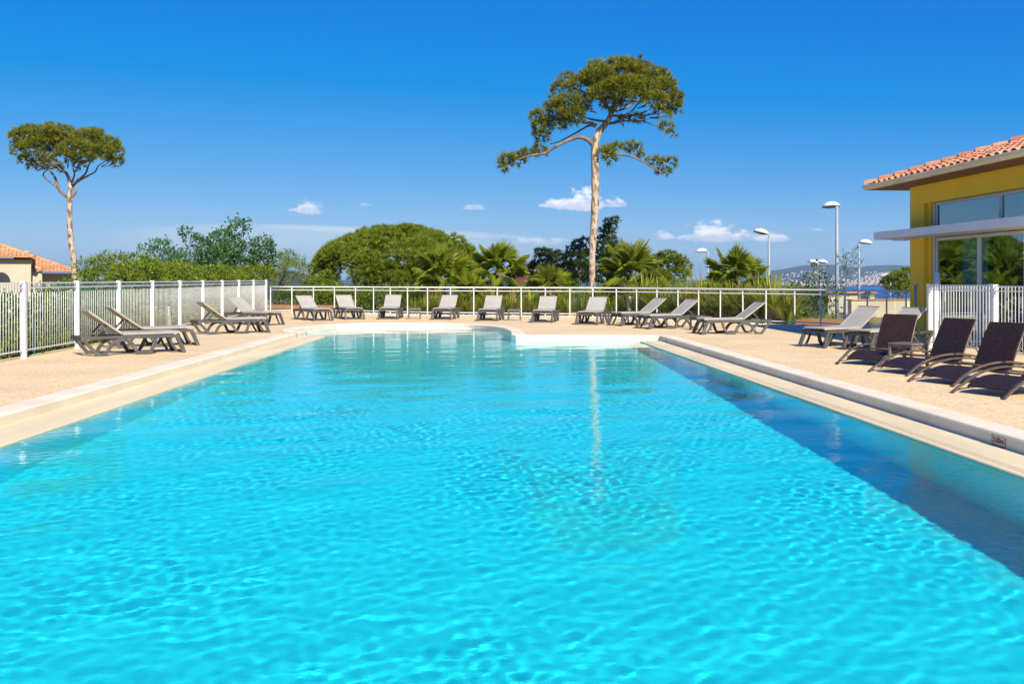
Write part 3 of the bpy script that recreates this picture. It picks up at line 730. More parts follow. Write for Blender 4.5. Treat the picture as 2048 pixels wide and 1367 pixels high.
xa = hl_(3, 0); za = hzv(566, ldist(xa, 0))
MB().add([(xa+math.cos(a)*.45, -.02, za+math.sin(a)*.6) for a in np.linspace(0, math.pi, 10)], [tuple(range(9,-1,-1))]).build('arch_shade', MT['dark'], house)  # flat dark sheet on the solid wall, painted as the shade inside an arch
# low planter wall with terracotta cap left of centre, rust stone wall behind the palms, cream walls lower right
def wall(name, label, p0, p1, z0, z1, th, mat, capmat=None, capz=.1, cat='wall'):
    w = thing(name, label, cat, (p0[0], p0[1], 0)); d = Vector((p1[0]-p0[0], p1[1]-p0[1])); w.rotation_euler = (0,0,math.atan2(d.y, d.x)); L = d.length
    MB().box(0,0,z0,L,th,z1).build('body', mat, w)
    if capmat: MB().box(-.04,-.05,z1+.002,L+.04,th+.05,z1+capz).build('cap', capmat, w)
    return w
wall('planter_wall', 'low cream planter wall with a terracotta cap behind the left end of the railing', (hx(535,45), 45), (hx(664,44.2), 44.2), -.6, hzv(617,45), .3, MT['cream'], MT['brick'], .17)
wall('stone_wall', 'dark rust coloured stone wall glimpsed behind the palms', (hx(1026,66), 66), (hx(1068,66), 66), -1.5, hzv(526,66), .6, MT['rust'])
wall('garden_wall', 'cream garden wall with orange cap seen through the glass railing', (hx(1703,46), 46), (hx(1860,48), 48), -1.6, hzv(601,46), .25, MT['cream'], MT['brick'], .06)
wall('timber_edging', 'orange timber beam edging the planting below the right railing', (hx(1592,32.5), 32.6), (hx(1705,31.5), 31.4), -.3, .14, .18, MT['timber'], cat='edging')
wall('timber_edging', 'short orange timber edging between railing posts left of the tall pine', (hx(1112,39.2), 39.3), (hx(1176,38.9), 39.0), -.3, .12, .18, MT['timber'], cat='edging')
fh = thing('cream_house', 'pale flat roofed house lower down the slope behind the railing', 'house', (hx(1700,72), 72, 0))
MB().box(-1.6,0,-4,1.8,6,hzv(586,72)).build('wall', MT['cream'], fh); MB().box(-1.75,-.15,hzv(586,72)+.002,1.95,6.1,hzv(586,72)+.12).build('roof', MT['brick'], fh)
MB().box(-.2,2.0,hzv(586,72)+.121,.1,2.3,hzv(575,72)).build('chimney', MT['white'], fh); MB().box(-.9,-.02,-2.6,-.3,.0,-1.0).build('shutter', MT['dark'], fh)
ac = thing('louvred_cabinet', 'white louvred cabinet behind the left fence at the picture edge', 'cabinet', (-10.05, 16.75, -.45))
MB().box(-.6,-.35,0,.42,.35,.42).build('base', MT['cream'], ac); mb = MB().box(-.6,-.33,.422,.5,.33,1.18).box(-.62,-.36,1.182,.52,.36,1.22)
mb.build('body', MT['white'], ac)
for k in range(9): MB().box(-.56+k*.118,-.345,.47,-.49+k*.118,-.331,1.15).build('louvre', MT['white'], ac)
gs_ = thing('marker_stake', 'thin dark green stake standing behind the left fence', 'stake', (-9.05, 18.75, -.1)); MB().tube([(0,0,-.3),(0,0,.78)], .02, 6).build('stake', MT['green_post'], gs_)

# ------------------------------------------------------------------ lamps and bollards
def street_lamp(label, px, top, D, dome_px, arms, pole_r=.065, group='street lamps beyond the railing'):
    x = hx(px, D); zb = float(zt(np.array(x), np.array(float(D)))); zt_ = hzv(top, D)
    r = thing('street_lamp', label, 'street lamp', (x, D, zb), 0, group); h = zt_ - zb
    MB().tube([(0,0,0),(0,0,h*.5),(0,0,h)], [pole_r*1.15, pole_r, pole_r*.8], 10).build('pole', MT['lamp_pole'], r, smooth=True)
    dr = dome_px/F*D/2
    for ax, ay, tilt in arms:
        a = Vector((ax, ay, 0)).normalized() if (ax or ay) else Vector((0,-1,0)); off = dr*1.08
        MB().tube([(0,0,h-.06), tuple(a*off*.25+Vector((0,0,h+.0))), tuple(a*off*.55+Vector((0,0,h+.05)))], .03, 6).build('arm', MT['lamp_pole'], r, smooth=True)
        hd_ = MB().lathe([(.02,dr*.52),(dr*.35,dr*.48),(dr*.7,dr*.33),(dr*.92,dr*.12),(dr,.0),(dr*.97,-.02)], n=20).build('lamp_head', MT['lamp_dome'], r, smooth=True)
        hd_.location = a*off + Vector((0,0,h+.02)); ax_ = Vector((0,0,1)).cross(a); hd_.rotation_mode = 'AXIS_ANGLE'; hd_.rotation_axis_angle = (tilt, *ax_)
        MB().lathe([(dr*.96,-.02),(dr*.6,-.05),(.01,-.06)], n=16).build('diffuser', MT['lamp_under'], hd_, smooth=True)
    return r
street_lamp('tallest street lamp, its round white head facing away over the road', 1674, 412, 36, 36, [(-.30,1,.12)], .062)
street_lamp('street lamp left of the tallest one, grey underside of its head showing', 1538, 466, 40, 31, [(-1,-.15,-.25)], .052)
street_lamp('slim street lamp with its head turned right beside the thin young tree', 1718, 486, 48, 27, [(1,.25,.1)], .055)
street_lamp('small white street lamp rising behind the palms and flax', 1416, 503, 54, 24, [(-1,.25,.1)], .06)
street_lamp('low street lamp with two heads above the small leafy tree', 1636, 525, 62, 22, [(-1,-.3,-.15), (1,.5,.15)], .05)
street_lamp('lowest street lamp, by the dark pine at the ochre building', 1781, 553, 70, 20, [(-1,.1,.1)], .05)
b = thing('bollard_light', 'short steel bollard light with louvred top by the left fence', 'bollard', Vector((hx(337,27), 27, 0)), 0, 'steel bollard lights')
MB().lathe([(.085,.0),(.085,.42)], n=18).build('post', MT['steel'], b, smooth=True)
for k in range(4): MB().lathe([(.06,.42+k*.05),(.088,.43+k*.05),(.088,.45+k*.05),(.06,.462+k*.05)], n=18).build('louvre', MT['steel'], b, smooth=True)
MB().lathe([(.055,.42),(.055,.63),(.085,.63),(.085,.66),(.0,.67)], n=18).build('cap', MT['steel'], b, smooth=True)
b = thing('bollard_light', 'plain steel bollard standing behind the railing right of the tall pine', 'bollard', Vector((hx(1259,37.6), 37.6, -.3)), 0, 'steel bollard lights')
MB().lathe([(.10,.0),(.10,1.04),(.095,1.06),(.0,1.07)], n=18).build('post', MT['steel'], b, smooth=True)
b = thing('grey_post', 'slim grey post with flat cap in front of the ochre pier', 'post', Vector((hx(1831,22.5), 22.5, 0)))
MB().tube([(0,0,0),(0,0,1.27)], .028, 8).build('pole', MT['lamp_pole'], b, smooth=True); MB().box(-.06,-.06,1.272,.06,.06,1.30).build('cap', MT['lamp_pole'], b)
b = thing('leaning_pole', 'thick white pole leaning just behind the right bar fence', 'pole', Vector((hx(1884,20.9), 20.9, 0)))
MB().tube([(0,0,0),(-.08,.05,1.56)], .052, 10).build('pole', MT['rail'], b, smooth=True)

# ------------------------------------------------------------------ loungers and tables
def make_lounger():
    r = thing('sun_lounger', '', 'sun lounger', (0,0,0), 0, 'grey sun loungers around the pool'); m = MT['plastic']
    f = MB()
    for sg in (-1, 1):
        y = sg*.315
        f.sweep([(-.96,y,.335),(-.90,y,.338),(.2,y,.335),(.80,y,.325)], .045, .06, (0,1,0))
    f.box(-.985,-.34,.285,-.94,.34,.372); f.box(.775,-.292,.30,.81,.292,.345); f.box(-.23,-.292,.31,-.19,.292,.345); f.box(.28,-.292,.31,.32,.292,.345)
    f.build('frame', m, r, bevel=.008)
    for sg in (-1, 1):
        y0 = sg*.325; y1 = sg*.345
        mb = MB().sweep([(-.955,y0,.33),(-.86,y0,.22),(-.70,y1,.025),(-.555,y1,.03),(-.515,y1,.085),(-.475,y0,.16),(-.42,y0,.225),(-.35,y0,.27),(-.26,y0,.29),(-.17,y0,.275),(-.10,y0,.235),(-.045,y0,.17),(-.005,y1,.09),(.035,y1,.03),(.24,y1,.03),(.29,y1,.10),(.34,y0,.22),(.37,y0,.315)], .055, .062, (0,1,0))
        mb.build('leg', m, r, bevel=.008)
        mb = MB().sweep([(.765,y0,.325),(.83,y0,.18),(.90,y1,.0)], .055, .075, (0,1,0)); mb.sweep([(.62,sg*.29,.31),(.70,sg*.29,.14),(.78,sg*.29,.03)], .035, .045, (0,1,0)); mb.build('leg', m, r, bevel=.008)
    MB().box(.875,-.315,.012,.92,.315,.05).build('stretcher', m, r, bevel=.006)
    MB().box(.11,-.315,.012,.15,.315,.045).build('stretcher', m, r, bevel=.006)
    st = MB().sheet([(.835,.385),(.80,.402),(.6,.398),(.35,.392),(.1,.392),(-.1,.398),(-.225,.405)], -.275, .275, .022).build('seat', MT['sling'], r, smooth=False)
    for sg in (-1, 1): MB().sweep([(.835,sg*.283,.378),(.80,sg*.283,.392),(-.225,sg*.283,.392)], .022, .034, (0,1,0)).build('edge_tube', MT['sling'], st)
    a = Vector((-.235,0,.40)); d = Vector((-.590,0,.425))
    prof = [(a.x+d.x*t + .018*math.sin(math.pi*t), a.z+d.z*t - .018*math.sin(math.pi*t)) for t in np.linspace(0,1,7)]
    bk = MB().sheet(list(reversed(prof)), -.275, .275, .02).build('backrest', MT['sling'], r)
    e = MB()
    for sg in (-1, 1): MB().sweep([(p[0], sg*.283, p[1]-.006) for p in prof], .022, .032, (0,1,0)).build('edge_tube', MT['sling'], bk)
    e.box(a.x+d.x-.012,-.294,a.z+d.z-.012,a.x+d.x+.014,.294,a.z+d.z+.016); e.build('head_tube', MT['sling'], bk)
    for sg in (-1, 1):
        s_ = MB().sweep([(-.50,sg*.20,.575),(-.72,sg*.20,.345)], .022, .03, (0,1,0))
        for k in range(6): t = .25+.12*k; s_.box(-.50-.22*t-.014,sg*.20-.012,.575-.23*t-.03,-.50-.22*t+.004,sg*.20+.012,.575-.23*t-.008)
        s_.build('prop', m, r)
    return r
proto = make_lounger()
L = [  # centre px, py of the two front feet (or of the near side), foot heading, label
 ((-7.27,18.90), (.80,.60), 'grey lounger nearest the camera on the left, seen from the side by the fence'),
 ((-7.66,20.98), (.82,.57), 'second grey lounger along the left fence, just behind the nearest one'),
 ((-7.35,25.95), (.82,.57), 'grey lounger with ratchet props in front of the left fence, third from the camera'),
 ((-8.05,30.95), (.86,-.50), 'grey lounger at the far end of the left fence with its back to the bars'),
 ((-6.93,34.45), (.57,-.82), 'left one of two tilted grey loungers near the planter wall'),
 ((-5.86,35.55), (.40,-.92), 'right one of two tilted grey loungers, between planter wall and pool'),
 ((-4.38,35.80), (.0,-1), 'grey lounger facing the pool left of the small bench like table'),
 ((-2.37,35.45), (-.12,-.99), 'grey lounger facing the pool right of the first small table'),
 ((-.73,34.35), (-.12,-.99), 'grey lounger facing the pool just left of the second small table'),
 ((1.12,33.10), (-.16,-.98), 'grey lounger facing the pool just right of the second small table'),
 ((2.58,31.60), (-.30,-.95), 'grey lounger standing before the trunk of the tall pine'),
 ((3.92,30.62), (-.88,-.47), 'grey lounger angled left in front of the steel bollard'),
 ((4.55,28.70), (-.90,-.42), 'middle one of three grey loungers turned left at the right pool corner'),
 ((5.70,25.80), (-.98,-.18), 'grey lounger turned left nearest the right pool corner'),
 ((7.02,21.05), (-.87,-.50), 'sunlit grey lounger beside the brown wicker ones on the right'),
 ((7.62,20.10), (-.87,-.50), 'half shaded grey lounger partly hidden behind the first wicker lounger'),
]
for i, ((x, y), (hx_, hy_), lab) in enumerate(L):
    o = proto if i == 0 else copy_tree(proto)
    o.location = (x, y, 0); o.rotation_euler = (0, 0, math.atan2(hy_, hx_)); o['label'] = lab
def make_wicker():
    r = thing('wicker_lounger', '', 'wicker lounger', (0,0,0), 0, 'brown wicker loungers by the right fence'); m = MT['rattan_tube']
    prof = [tuple(p) for p in catmull([(.86,.085),(.74,.145),(.55,.195),(.34,.200),(.12,.165),(-.04,.150),(-.13,.175)], 4)]
    prof = [(p[0], p[1]) for p in prof]
    def ribbon(name, prof, parent):
        o = MB().sheet(prof, -.29, .29, .02).build(name, MT['weave'], parent); me = o.data; uv = me.uv_layers.new(name='UVMap'); acc = [0]
        for a, c in zip(prof[:-1], prof[1:]): acc.append(acc[-1] + math.hypot(c[0]-a[0], c[1]-a[1]))
        for lp in me.loops:
            v = me.vertices[lp.vertex_index].co; uv.data[lp.index].uv = (v.y, acc[min(lp.vertex_index//4, len(acc)-1)])
        return o
    ribbon('seat', prof, r)
    bp = [(p[0], p[1]) for p in catmull([(-.15,.18),(-.21,.33),(-.31,.53),(-.40,.69),(-.47,.80)], 3)]
    bk = ribbon('backrest', bp, r)
    for sg in (-1, 1): MB().tube([(p[0], sg*.30, p[1]-.008) for p in bp], .013, 6).build('edge_tube', m, bk, smooth=True)
    for sg in (-1, 1): MB().tube([(p[0], sg*.298, p[1]-.012) for p in prof], .012, 6).build('seat_tube', m, r, smooth=True)
    for sg in (-1, 1):
        pts = [(p[0], sg*(.36 if p[1] > .1 else .37), p[1]) for p in catmull([(1.04,.012),(.88,.105),(.64,.215),(.32,.285),(-.06,.295),(-.40,.245),(-.70,.135),(-.93,.012)], 4)]
        MB().sweep(pts, .042, .026, (0,1,0)).build('side_rail', m, r, bevel=.006)
    for x, z in ((.40,.255),(-.30,.250),(-.72,.105)): MB().tube([(x,-.345,z),(x,.345,z)], .013, 6).build('cross_bar', m, r, smooth=True)
    for sg in (-1, 1): MB().tube([(-.315,sg*.27,.52),(-.68,sg*.30,.145)], .011, 6).build('prop', m, r, smooth=True)
    return r
wk = make_wicker()
for i, ((x, y), a, lab) in enumerate([((6.42,16.90), .75, 'brown wicker lounger farthest from the camera, beside the grey lounger'), ((6.55,15.22), .43, 'second brown wicker lounger, right of the little table'),
   ((6.58,13.78), .43, 'third brown wicker lounger before the right bar fence'), ((6.58,12.42), .43, 'brown wicker lounger nearest the camera, cut by the right picture edge')]):
    o = wk if i == 0 else copy_tree(wk); o.location = (x, y, 0); o.rotation_euler = (0,0,math.pi + a); o['label'] = lab
def make_table():
    r = thing('side_table', '', 'side table', (0,0,0), 0, 'small side tables between the loungers'); m = MT['table']
    MB().box(-.225,-.225,.355,.225,.225,.39).build('top', m, r, bevel=.012)
    a = MB(); a.box(-.205,-.205,.315,.205,-.19,.354).box(-.205,.19,.315,.205,.205,.354).box(-.205,-.189,.315,-.19,.189,.354).box(.19,-.189,.315,.205,.189,.354); a.build('apron', m, r)
    for sx in (-1, 1):
        for sy in (-1, 1): MB().sweep([(sx*.195,sy*.195,.354),(sx*.21,sy*.21,.0)], .042, .042, (0,1,0)).build('leg', m, r, bevel=.005)
    return r
tb = make_table()
for i, (x, y, a, lab) in enumerate([(-3.5,35.5,.05,'small taupe side table left of centre between two loungers'), (.08,34.1,-.06,'small taupe side table in the middle of the far lounger row'),
   (3.78,31.55,.4,'side table mostly hidden behind the lounger by the steel bollard'), (5.25,27.55,.3,'side table tucked behind the lounger at the right pool corner'), (6.42,16.05,.6,'bronze side table between the first two wicker loungers')]):
    o = tb if i == 0 else copy_tree(tb); o.location = (x, y, 0); o.rotation_euler = (0,0,a); o['label'] = lab

# ------------------------------------------------------------------ vegetation
def unit(a): return a/np.maximum(np.linalg.norm(a, axis=-1, keepdims=True), 1e-9)
def rdir(n): return unit(RNG.normal(size=(n,3)))
def leaf_quads(c, ax, ln, wd, lift=.0):
    """rhombic leaves: centres c, axes ax"""
    n = len(c); s = unit(np.cross(ax, rdir(n))); ln = np.broadcast_to(np.asarray(ln, float).reshape(-1,1), (n,1)); wd = np.broadcast_to(np.asarray(wd, float).reshape(-1,1), (n,1))
    v = np.stack([c - ax*ln/2, c + s*wd/2 + ax*ln*.06, c + ax*ln/2, c - s*wd/2 + ax*ln*.06], 1).reshape(-1,3)
    return v, np.arange(4*n).reshape(n,4)
def tufts(c, ax, k, ln, wd, spread=.75):
    """needle bunches: k thin triangles fanning out from each centre"""
    n = len(c); d = unit(np.repeat(ax, k, 0) + rdir(n*k)*spread); b = np.repeat(c, k, 0)
    l = (ln*(.65+.55*RNG.random(n*k)))[:,None]; s = unit(np.cross(d, rdir(n*k)))*wd/2
    v = np.stack([b + d*l*.08 - s, b + d*l*.08 + s, b + d*l], 1).reshape(-1,3)
    return v, np.arange(3*n*k).reshape(-1,3), np.repeat(np.clip(RNG.random(n)*.75 + .12, 0, 1), k) + RNG.normal(0,.12,n*k)
def on_ellipsoid(c, r, n, up=.35, inner=.55):
    d = rdir(n); d[:,2] = d[:,2]*.9 + up*RNG.random(n); d = unit(d)
    f = inner + (1.04-inner)*RNG.random((n,1))**.45
    f *= 1 + .10*np.sin(d[:,[0]]*7+c[0]*3) * np.cos(d[:,[2]]*6+c[2]*5)
    return np.asarray(c) + d*np.asarray(r)*f, unit(d/np.asarray(r)*np.mean(r))
def crown(name, mat, ells, parent, base, style, dens, k=14, ln=.22, wd=.02, up=.35, inner=.55, kind=None, upax=.45):
    V, F_, A = [], [], []; o = 0
    for c, r in ells:
        area = (r[0]*r[1] + r[0]*r[2] + r[1]*r[2])*4.2; n = max(8, int(dens*area)); p, d = on_ellipsoid(c, r, n, up, inner)
        ax = unit(d + np.array([0,0,upax]) + rdir(n)*.35)
        if style == 'tuft': v, f, a = tufts(p, ax, k, ln, wd)
        else:
            # leaf sprays: k leaves scattered along a short twig
            tt = np.tile(np.linspace(.15,1,k), n); ax2 = unit(np.repeat(ax, k, 0) + rdir(n*k)*.9); b = np.repeat(p, k, 0) + np.repeat(ax, k, 0)*(tt[:,None]*ln*1.6) + RNG.normal(0, ln*.45, (n*k,3))
            v, f = leaf_quads(b, ax2, ln*(.6+.7*RNG.random(n*k)), wd*(.7+.6*RNG.random(n*k)))
            a = np.repeat(RNG.random(n)*.7+.1, k) + RNG.normal(0,.15,n*k)
        V.append(v); F_.append(f+o); A.append(a); o += len(v)
    V = np.concatenate(V) - np.asarray(base); me = fastmesh(name, V, np.concatenate(F_), mat, False, np.clip(np.concatenate(A), 0, 1))
    return tag(link(name, me, parent), kind=kind)
def limb(name, pts, D, radii, mat, parent, base, n=8, jit=0.0, dep=0.0):
    ps = [P(px, py, D + dep*i/len(pts) + (random.uniform(-jit, jit) if i else 0)) for i, (px, py) in enumerate(pts)]
    sm = catmull(ps, 4); m = len(sm); rr = np.interp(np.linspace(0,1,m), np.linspace(0,1,len(radii)), radii)
    rr = [r*(1+random.uniform(-.05,.05)) for r in rr]
    o = MB().tube(sm, rr, n).build(name, mat, parent, base, smooth=True); return o
def px_ell(px, py, rx, ry, D, rd=None, dd=0.0):
    c = P(px, py, D + dd); s = D/F; return (np.array(c), (max(.12, rx*s), max(.12, (rd if rd else (rx+ry)/2)*s), max(.1, ry*s)))
def gz(x, y): return float(zt(np.array(float(x)), np.array(float(y))))
def base_at(px, D): x = hx(px, D); return Vector((x, D, gz(x, D)))

def twigs(tree, base, ells, hub, D):
    mb = MB(); rr = random.Random(4)
    for c, r in ells:
        c = Vector(c)
        if c.z < hub.z + .25: continue
        d = (hub - c); L = min(d.length*.6, .9); d.normalize()
        for k in range(3):
            e = c + Vector((rr.uniform(-1,1)*r[0], rr.uniform(-1,1)*r[1], rr.uniform(-.2,1)*r[2]))*.85
            m_ = c + d*L*rr.uniform(.3,.6) + Vector((rr.uniform(-.15,.15), 0, rr.uniform(-.2,.0)))
            mb.tube([c + d*L + Vector((0,0,-.05)), m_, e], [.026,.02,.008], 4, False)
    tag(mb.build('twigs', MT['limb'], tree, base), kind='stuff')
# --- the tall pine right of centre
D = 48; b0 = base_at(1184, D)
pine = thing('tall_pine', 'tall leaning pine with bare pale trunk and broad crown right of centre', 'tree', b0)
q = lambda x, y: (980 + x/4.557, 100 + y/4.557)
limb('trunk', [(1183,620),(1184,560),(1184,510),(1188,450),(1190.5,400),(1190.5,341),(1189.6,297.5),(1196,266.8),(1212.6,247),(1223.6,225),(1238,205),(1241,188)], D, [.17,.16,.165,.18,.195,.195,.185,.17,.145,.115,.08,.045], MT['bark'], pine, b0, 12)
for pts, r0, dep in [([(945,870),(880,810),(800,795),(700,830),(600,880),(500,940),(380,960),(250,1000)], .115, -.6), ([(960,700),(900,690),(800,745),(640,830),(540,860)], .06, .8), ([(970,690),(920,665),(840,660),(760,610),(680,560)], .085, -.9),
   ([(1045,650),(940,635),(860,610),(780,560)], .07, 1.0), ([(1060,670),(1150,660),(1230,600),(1300,550),(1350,490),(1420,450)], .075, -1.0), ([(1110,600),(1200,600),(1340,590),(1450,545),(1560,500)], .07, .9),
   ([(990,905),(1080,940),(1200,955),(1300,975),(1400,1020),(1500,1080),(1580,1120)], .07, -.5), ([(1190,950),(1195,900),(1260,880)], .035, .3), ([(1100,560),(1060,500),(980,440),(900,400)], .07, -.8),
   ([(1180,480),(1180,400),(1150,320)], .07, .5), ([(1150,560),(1260,520),(1380,440),(1500,380)], .06, 1.3), ([(1300,640),(1400,650),(1500,690),(1620,720)], .035, .2), ([(1150,660),(1230,650),(1300,640)], .045, .1),
   ([(1300,975),(1400,970),(1520,1010),(1620,1040)], .035, -.2), ([(1110,520),(1200,470),(1330,470),(1460,480),(1600,500)], .055, -1.2)]:
    limb('branch', [q(*p) for p in pts], D, [r0, r0*.8, r0*.55, r0*.3], MT['limb'], pine, b0, 7, .12, dep)
E_ = []
for x, y, rx, ry, dd in [(1200,215,230,90,0),(1000,240,150,85,-1.1),(1420,240,170,85,.9),(1580,360,120,95,-.4),(1650,480,95,75,.5),(1250,330,190,85,-1.6),(1300,300,180,80,1.7),(820,330,140,85,-.6),(1040,390,150,70,-1.3),(1050,330,160,80,1.3),
   (720,500,130,80,-1.0),(640,560,120,80,.5),(790,590,90,70,-.7),(650,640,120,65,-.2),(480,700,85,75,.2),(450,620,75,65,-.4),(460,790,75,55,.0),(1350,150,90,50,.2),(1000,160,100,60,.2),(1200,120,120,45,-.2),(1110,480,110,45,-.9),(1330,410,120,55,-1.5),(1500,450,110,60,-1.1),(1480,330,130,70,1.4),
   (900,250,90,60,.8),(700,280,80,60,.3),(620,360,60,50,.2),(1560,240,80,50,.2),(1640,300,50,40,-.2),(1700,440,50,60,.0),(1350,90,50,28,.0),(560,480,60,50,-.3),(860,470,90,60,.8),
   (160,1010,70,62,-.3),(250,1000,70,45,.1),(340,950,75,45,-.1),(440,925,75,45,.2),(140,1060,50,35,.2),
   (1070,930,70,55,-.4),(1090,1000,55,28,-.2),(1160,900,60,40,.2),(1280,880,70,38,.2),(1340,890,40,30,-.1),(1390,975,55,30,0),(1500,1010,60,28,-.1),(1620,1030,75,42,-.2),(1590,1110,60,26,.1),
   (1210,645,55,34,.2),(1330,625,55,30,0),(1380,630,28,24,.1),(1600,705,65,32,.1),(1655,760,38,26,0),(1690,540,55,40,.3),(1560,560,60,28,.2),(1620,590,35,20,0)]:
    X_, Y_ = q(x, y); E_.append(px_ell(X_, Y_, rx/4.557, ry/4.557, D, None, dd))
twigs(pine, b0, E_, P(1216, 243, 48), 48)
crown('crown', MT['pine'], E_, pine, b0, 'tuft', 30, 15, .29, .036, .3, .3)

# --- umbrella pine on the left
D = 58; b0 = base_at(149, D); pine2 = thing('umbrella_pine', 'flat topped umbrella pine behind the tiled house at the left', 'tree', b0)
q = lambda x, y: (x/4.021, 220 + y/4.021)
limb('trunk', [q(610,1440), q(600,1340), q(590,1180), q(570,1060), q(560,900), q(560,780), q(560,700), q(563,600), q(540,520), q(490,460)], D, [.185,.175,.165,.155,.15,.145,.14,.115,.085,.055], MT['bark'], pine2, b0, 10)
for pts, r0, dep in [([(550,705),(480,650),(440,540),(380,470),(300,400),(280,330)], .10, -.6), ([(465,630),(350,530),(375,485),(400,430)], .06, .6), ([(568,600),(600,520),(590,470),(650,450)], .06, .8), ([(575,600),(680,520),(715,440),(760,380)], .085, -.8),
   ([(580,700),(612,650),(590,612),(650,560),(760,500),(790,450),(850,410)], .085, .4), ([(540,520),(430,400),(330,310)], .06, -.9), ([(380,470),(300,440),(270,430)], .04, .2)]:
    limb('branch', [q(*p) for p in pts], D, [r0, r0*.8, r0*.55, r0*.3], MT['limb'], pine2, b0, 6, .1, dep)
E_ = []
for x, y, rx, ry, dd in [(200,215,100,75,0),(350,190,120,62,-.8),(500,200,140,65,.5),(700,225,130,62,-.5),(850,275,115,62,.4),(930,330,60,75,-.2),(400,290,120,65,1.2),(600,310,140,60,-1.4),(250,300,100,50,-.9),(780,340,120,50,-1.0),(520,375,100,32,-1.2),(660,385,85,26,-1.0),
   (420,150,90,40,.2),(240,150,60,30,.1),(760,185,70,38,.2),(120,220,42,50,0),(130,320,44,36,.2),(210,410,60,48,-.2),(330,430,62,42,.6),(930,410,58,34,.1),(480,455,36,34,.5),(560,260,150,70,1.6),(320,260,120,60,1.5),(830,320,110,55,1.4),(360,390,60,30,-.6),(640,440,50,24,1.2)]:
    X_, Y_ = q(x, y); E_.append(px_ell(X_, Y_, rx/4.021, ry/4.021, D, None, dd))
twigs(pine2, b0, E_, P(141, 352, 58), 58)
crown('crown', MT['pine'], E_, pine2, b0, 'tuft', 34, 14, .26, .038, .3, .4)

# --- big domed pine
D = 52; b0 = base_at(795, D); dome = thing('domed_pine', 'big low domed pine crown behind the railing left of centre', 'tree', b0)
limb('trunk', [(800,620),(796,580),(790,540),(800,510)], D, [.3,.27,.22,.12], MT['limb'], dome, b0, 8)
limb('branch', [(795,570),(740,545),(690,530)], D, [.15,.1,.05], MT['limb'], dome, b0, 6, .1, -1.0); limb('branch', [(797,560),(850,530),(900,520)], D, [.15,.1,.05], MT['limb'], dome, b0, 6, .1, -1.0)
limb('branch', [(733,510),(733,490),(738,484)], D-2.6, [.03,.03,.02], MT['bark'], dome, b0, 5)
E_ = []
rr = random.Random(3); C = P(790, 560, D); Rx, Ry, Rz = 4.15, 3.6, 2.55
for i in range(150):
    an = rr.uniform(0, 2*math.pi); ph = math.asin(rr.uniform(.0, 1)); x = math.cos(an)*math.cos(ph); y = math.sin(an)*math.cos(ph); z = math.sin(ph)
    if y > .45: continue
    px_i = 1024 + F*(C.x+x*Rx)/(D+y*Ry); py_i = HZ - F*(C.z+z*Rz-EYE)/(D+y*Ry)
    if 648 < px_i < 712 and py_i > 528 and y < .2: continue
    r = rr.uniform(.42, .78); E_.append((np.array(C) + np.array([x*Rx*.93, y*Ry*.93, z*Rz*.93]), (r, r, r*.72)))
for px, py, rx, ry, dd in [(645,545,16,24,-.5),(650,520,14,14,.2),(905,488,26,16,-.4),(930,505,22,14,-.2),(860,478,34,14,-.5),(815,470,40,10,-.3),(760,474,40,11,-.3),(700,490,28,14,-.8),(760,540,40,20,-3.2),(810,520,38,18,-3.3),(735,555,26,16,-3.0),(850,545,36,22,-3.2),(790,560,40,18,-3.4)]:
    E_.append(px_ell(px, py, rx, ry, D, None, dd))
crown('crown', MT['pine2'], E_, dome, b0, 'tuft', 26, 15, .25, .036, .45, .7, upax=.8)

# --- pale ash like trees, bushy left of centre
def broad_tree(name, label, D, base_px, stems, clumps, mat, ln, wd, dens, k, cat='tree', depth=1.0, up=.3, inner=.25):
    b0 = base_at(base_px, D); t = thing(name, label, cat, b0)
    for i, (pts, r0) in enumerate(stems): limb('trunk' if i == 0 else 'branch', pts, D, [r0, r0*.75, r0*.5, r0*.3], MT['twig'], t, b0, 6, .08)
    rr = random.Random(int(base_px)); E_ = [px_ell(px, py, rx, ry, D, None, rr.uniform(-depth, depth)) for px, py, rx, ry in clumps]
    crown('crown', mat, E_, t, b0, 'leaf', dens, k, ln, wd, up, inner); return t
broad_tree('ash_tree', 'airy blue green tree with uneven feathery top, tallest above the left fence', 46, 450, [([(455,620),(452,560),(450,510),(470,475)], .12), ([(452,550),(420,505),(385,478)], .06), ([(452,560),(500,530),(535,495)], .06), ([(452,540),(400,530),(365,520)], .05)],
  [(372,468,9,7),(380,475,12,8),(392,485,16,9),(403,492,17,11),(420,496,22,14),(433,485,16,14),(446,478,14,12),(460,470,13,12),(470,461,14,12),(480,455,12,9),(487,449,8,6),(470,490,22,16),(448,505,30,18),(415,515,28,16),(495,512,24,16),(520,492,16,11),(532,487,11,8),(540,495,9,8),(525,510,20,14),(545,512,12,8),
   (440,532,42,20),(485,535,40,20),(405,540,28,18),(520,535,28,18),(455,555,46,18),(410,560,30,14),(505,556,36,16)], MT['olive'], .17, .085, 15, 8)
broad_tree('ash_tree', 'smaller airy pale green tree left of the tallest feathery one', 44, 325, [([(332,620),(330,570),(328,530),(318,500)], .08), ([(330,560),(350,525),(368,505)], .05), ([(330,555),(300,525),(284,500)], .04)],
  [(278,515,12,9),(290,505,12,8),(300,498,14,8),(312,490,14,8),(322,492,16,9),(335,500,18,11),(348,512,20,12),(360,520,18,12),(372,510,12,9),(300,518,12,9),(330,522,20,10),(345,535,30,14),(285,530,14,10),(372,535,20,16),(320,545,26,14)], MT['olive'], .15, .075, 13, 8)
